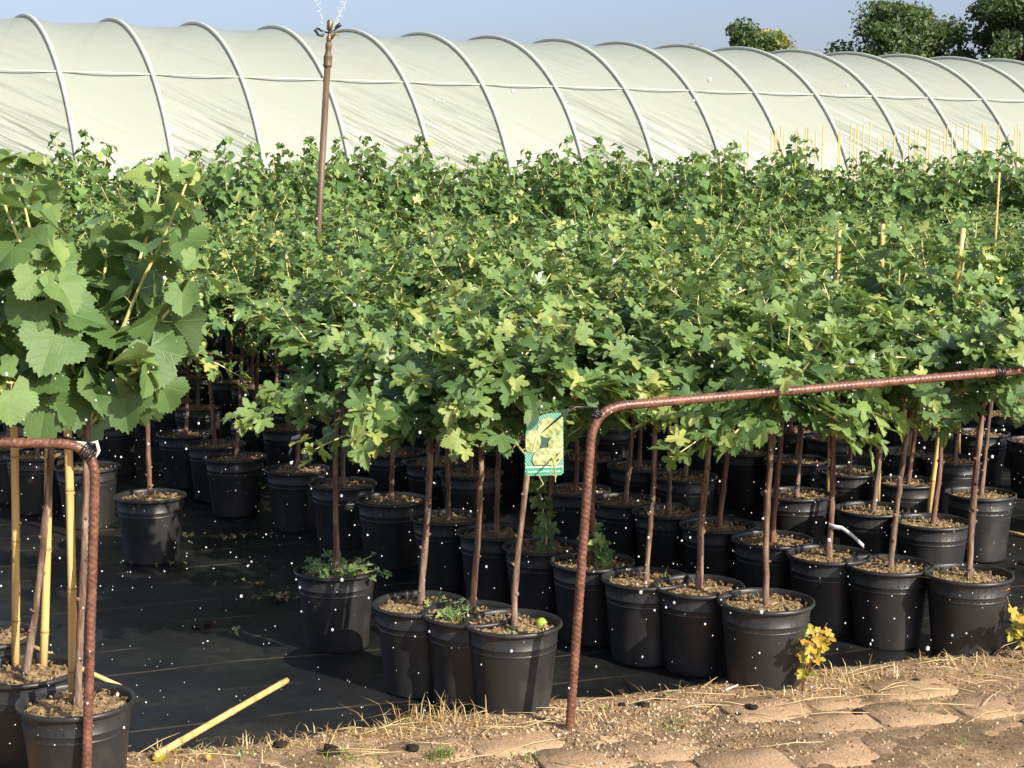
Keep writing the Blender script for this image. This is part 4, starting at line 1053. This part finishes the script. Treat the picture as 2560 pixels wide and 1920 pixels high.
# ------------------------------------------------------------------ polytunnel
def film_material():
    m = N('polythene_film'); co = m.co(); oi = m.n('ObjectInfo').outputs['Random']
    sx = m.n('SeparateXYZ'); m.l(co, sx.inputs[0])
    mp = m.n('Mapping'); mp.inputs['Rotation'].default_value = (0, R(-27), 0)
    mp2 = m.n('Mapping'); mp2.inputs['Scale'].default_value = (.5, .3, 5.0); m.l(mp.outputs[0], mp2.inputs[0])
    off = m.n('CombineXYZ'); m.l(m.math('MULTIPLY', oi, 30), off.inputs[0]); m.l(m.math('MULTIPLY', oi, 17), off.inputs[2])
    va = m.n('VectorMath', operation='ADD'); m.l(co, va.inputs[0]); m.l(off.outputs[0], va.inputs[1]); m.l(va.outputs[0], mp.inputs[0])
    wr = m.noise(1.0, 2, .45, mp2.outputs[0])
    lowmask = m.n('MapRange'); lowmask.inputs[1].default_value = 3.0; lowmask.inputs[2].default_value = 1.6; m.l(sx.outputs[2], lowmask.inputs[0])
    per = m.ramp(oi, [(.35, (.12, .12, .12)), (.9, (1, 1, 1))])
    amp = m.math('MULTIPLY', m.math('ADD', m.math('MULTIPLY', lowmask.outputs[0], .9), .1), per)
    h = m.math('MULTIPLY', wr, amp)
    bmp = m.bump(h, 1.0, .60)
    n2 = m.noise(1.4, 5, .65, va.outputs[0]); n3 = m.noise(26, 3, .6, co)
    dust = m.math('MULTIPLY', m.ramp(n2, [(.35, (0, 0, 0)), (.7, (1, 1, 1))]), .35)
    col = m.mix(dust, (.46, .50, .425), (.48, .485, .38)); col = m.mix(m.math('MULTIPLY', n3, .12), col, (.45, .48, .42))
    p = m.pbr(col, .33, bmp, .5)
    tr = m.n('BsdfTranslucent'); tr.inputs[0].default_value = (.55, .61, .53, 1); m.l(bmp, tr.inputs[1])
    mx = m.n('MixShader'); mx.inputs[0].default_value = .24; m.l(p.outputs[0], mx.inputs[1]); m.l(tr.outputs[0], mx.inputs[2])
    tp = m.n('BsdfTransparent'); tp.inputs[0].default_value = (.9, .95, .9, 1); mx2 = m.n('MixShader'); mx2.inputs[0].default_value = .18
    m.l(mx.outputs[0], mx2.inputs[1]); m.l(tp.outputs[0], mx2.inputs[2])
    return m.done(mx2)
def tunnel():
    gap = 1.5; a_, h_ = 4.5, 4.15
    P0 = Vector((-6.55, 24.6, 0)); d = Vector((.888, .46, 0)).normalized(); nrm = Vector((-d.y, d.x, 0))
    yaw = math.atan2(d.y, d.x)
    e = obj('polytunnel', None, None, P0, (0, 0, yaw)); tag(e, 'long milky plastic polytunnel with curved hoops behind the plant rows', 'polytunnel')
    # local frame: x along tunnel, y across away from the camera, z up
    def sec(t): return a_ - a_ * math.cos(t), h_ * math.sin(t)
    NT = 40; NS = 12
    v = []; f = []
    for i in range(NS + 1):
        u = i / NS; sag = math.sin(math.pi * u)
        for j in range(NT + 1):
            t = math.pi * j / NT; y, z = sec(t); k = .075 * sag * (0.35 + .65 * math.sin(t)) * (1 if 0 < j < NT else 0)
            y += k * math.cos(t); z -= k * math.sin(t)
            if z < 0: z = 0
            v.append((u * gap, y, z))
    for i in range(NS):
        for j in range(NT):
            q = i * (NT + 1) + j; f.append((q, q + NT + 1, q + NT + 2, q + 1))
    film = mesh('film_panel', v, f, film_material())
    hm = simple('galvanised_hoop', (.52, .55, .46), .55, .35)
    mb = MB(); mb.tube([Vector((0, sec(math.pi * j / 48)[0] - .03 * math.cos(math.pi * j / 48), sec(math.pi * j / 48)[1] + .03 * math.sin(math.pi * j / 48))) for j in range(49)], 0.036, 8); hd = mb.data('hoop', hm)
    tpur = math.asin(3.05 / h_); yp, zp = sec(tpur)
    mb = MB(); mb.tube([Vector((0, yp - .01, zp)), Vector((gap, yp - .01, zp))], .016, 8); pd = mb.data('purlin', hm)
    mb = MB(); mb.tube([Vector((0, sec(.32)[0] - .01, sec(.32)[1])), Vector((gap, sec(.32)[0] - .01, sec(.32)[1]))], .014, 8); pd2 = mb.data('purlin', hm)
    for k in range(-7, 24):
        obj('hoop', hd, e, (k * gap, 0, 0)); obj('film_panel', film, e, (k * gap, 0, 0))
        obj('purlin', pd, e, (k * gap, 0, 0)); obj('purlin', pd2, e, (k * gap, 0, 0))
    obj('hoop', hd, e, (24 * gap, 0, 0))
tunnel()

# ------------------------------------------------------------------ trees beyond the tunnel
def tree(px, top_py, Y, wpx, label, seed, tints, dense=1.0, yellow=None):
    r = random.Random(seed); top = on_y(px, top_py, Y); Wd = wpx / FPX * Y; H = top.z; e = obj('broadleaf_tree', None, None, (top.x, Y, 0)); tag(e, label, 'tree', 'trees beyond the tunnel')
    mb = MB(); mb.tube([Vector((0, 0, 0)), Vector((.1, 0, H * .3)), Vector((0, .1, H * .6)), Vector((.1, 0, H * .92))], [.28, .22, .14, .03], 9)
    cl = []
    for k in range(int(70 * dense)):
        a = r.uniform(0, 6.28); z = r.uniform(.42, .97); z = .42 + .53 * (z - .42) / .55; rr = Wd / 2 * max(0.05, 1 - ((z - .5) / .47) ** 2 if z > .5 else 1) ** .42 * r.uniform(.35, .95)
        c = Vector((rr * math.cos(a), rr * math.sin(a), H * z)); cl.append((c, r.uniform(.5, 1.0) * Wd * .135))
        st = Vector((0, 0, H * z * .62)); mb.tube([st, (st + c) / 2 + Vector((0, 0, .1)), c], [.09, .06, .02], 5)
    mb.build('trunk', M['bark'], e)
    V = []; F = []; T = []; n0 = 0; rs_ = np.random.RandomState(seed)
    for c, rad in cl:
        m = int(300 * dense)
        pos = rs_.normal(0, 1, (m, 3)); pos /= np.linalg.norm(pos, axis=1)[:, None]; pos *= (rs_.rand(m, 1) ** .45) * rad * np.array([1.15, 1.15, .85]); pos += np.array(c)
        ct = r.uniform(*tints)
        if yellow and c.x > yellow: ct = r.uniform(.75, 1.0)
        for p in pos:
            s = rs_.uniform(.05, .11); B = rs_.randn(2, 3); B /= np.linalg.norm(B, axis=1)[:, None]
            V.append([p - B[0] * s, p + B[1] * s * .7, p + B[0] * s, p - B[1] * s * .7]); F.append((n0, n0 + 1, n0 + 2, n0 + 3)); n0 += 4; T += [min(1, max(0, ct + rs_.normal(0, .12)))] * 4
    o = obj('crown', mesh('crown', np.array(V).reshape(-1, 3).tolist(), F, M['tree'], False, T), e); tag(o, kind='stuff')
tree(1890, 40, 62, 270, 'round tree with yellowing side showing over the tunnel roof', 1, (.05, .45), yellow=.35)
tree(2262, 2, 58, 400, 'wide dark green tree behind the tunnel, between two others', 2, (.05, .55), 1.25)
tree(2570, -40, 56, 380, 'tallest dark tree behind the tunnel, next to the wide one', 3, (.0, .4), 1.25)
tree(1727, 98, 90, 110, 'tiny dark treetop just peeping over the tunnel roof', 4, (.0, .3), .7)
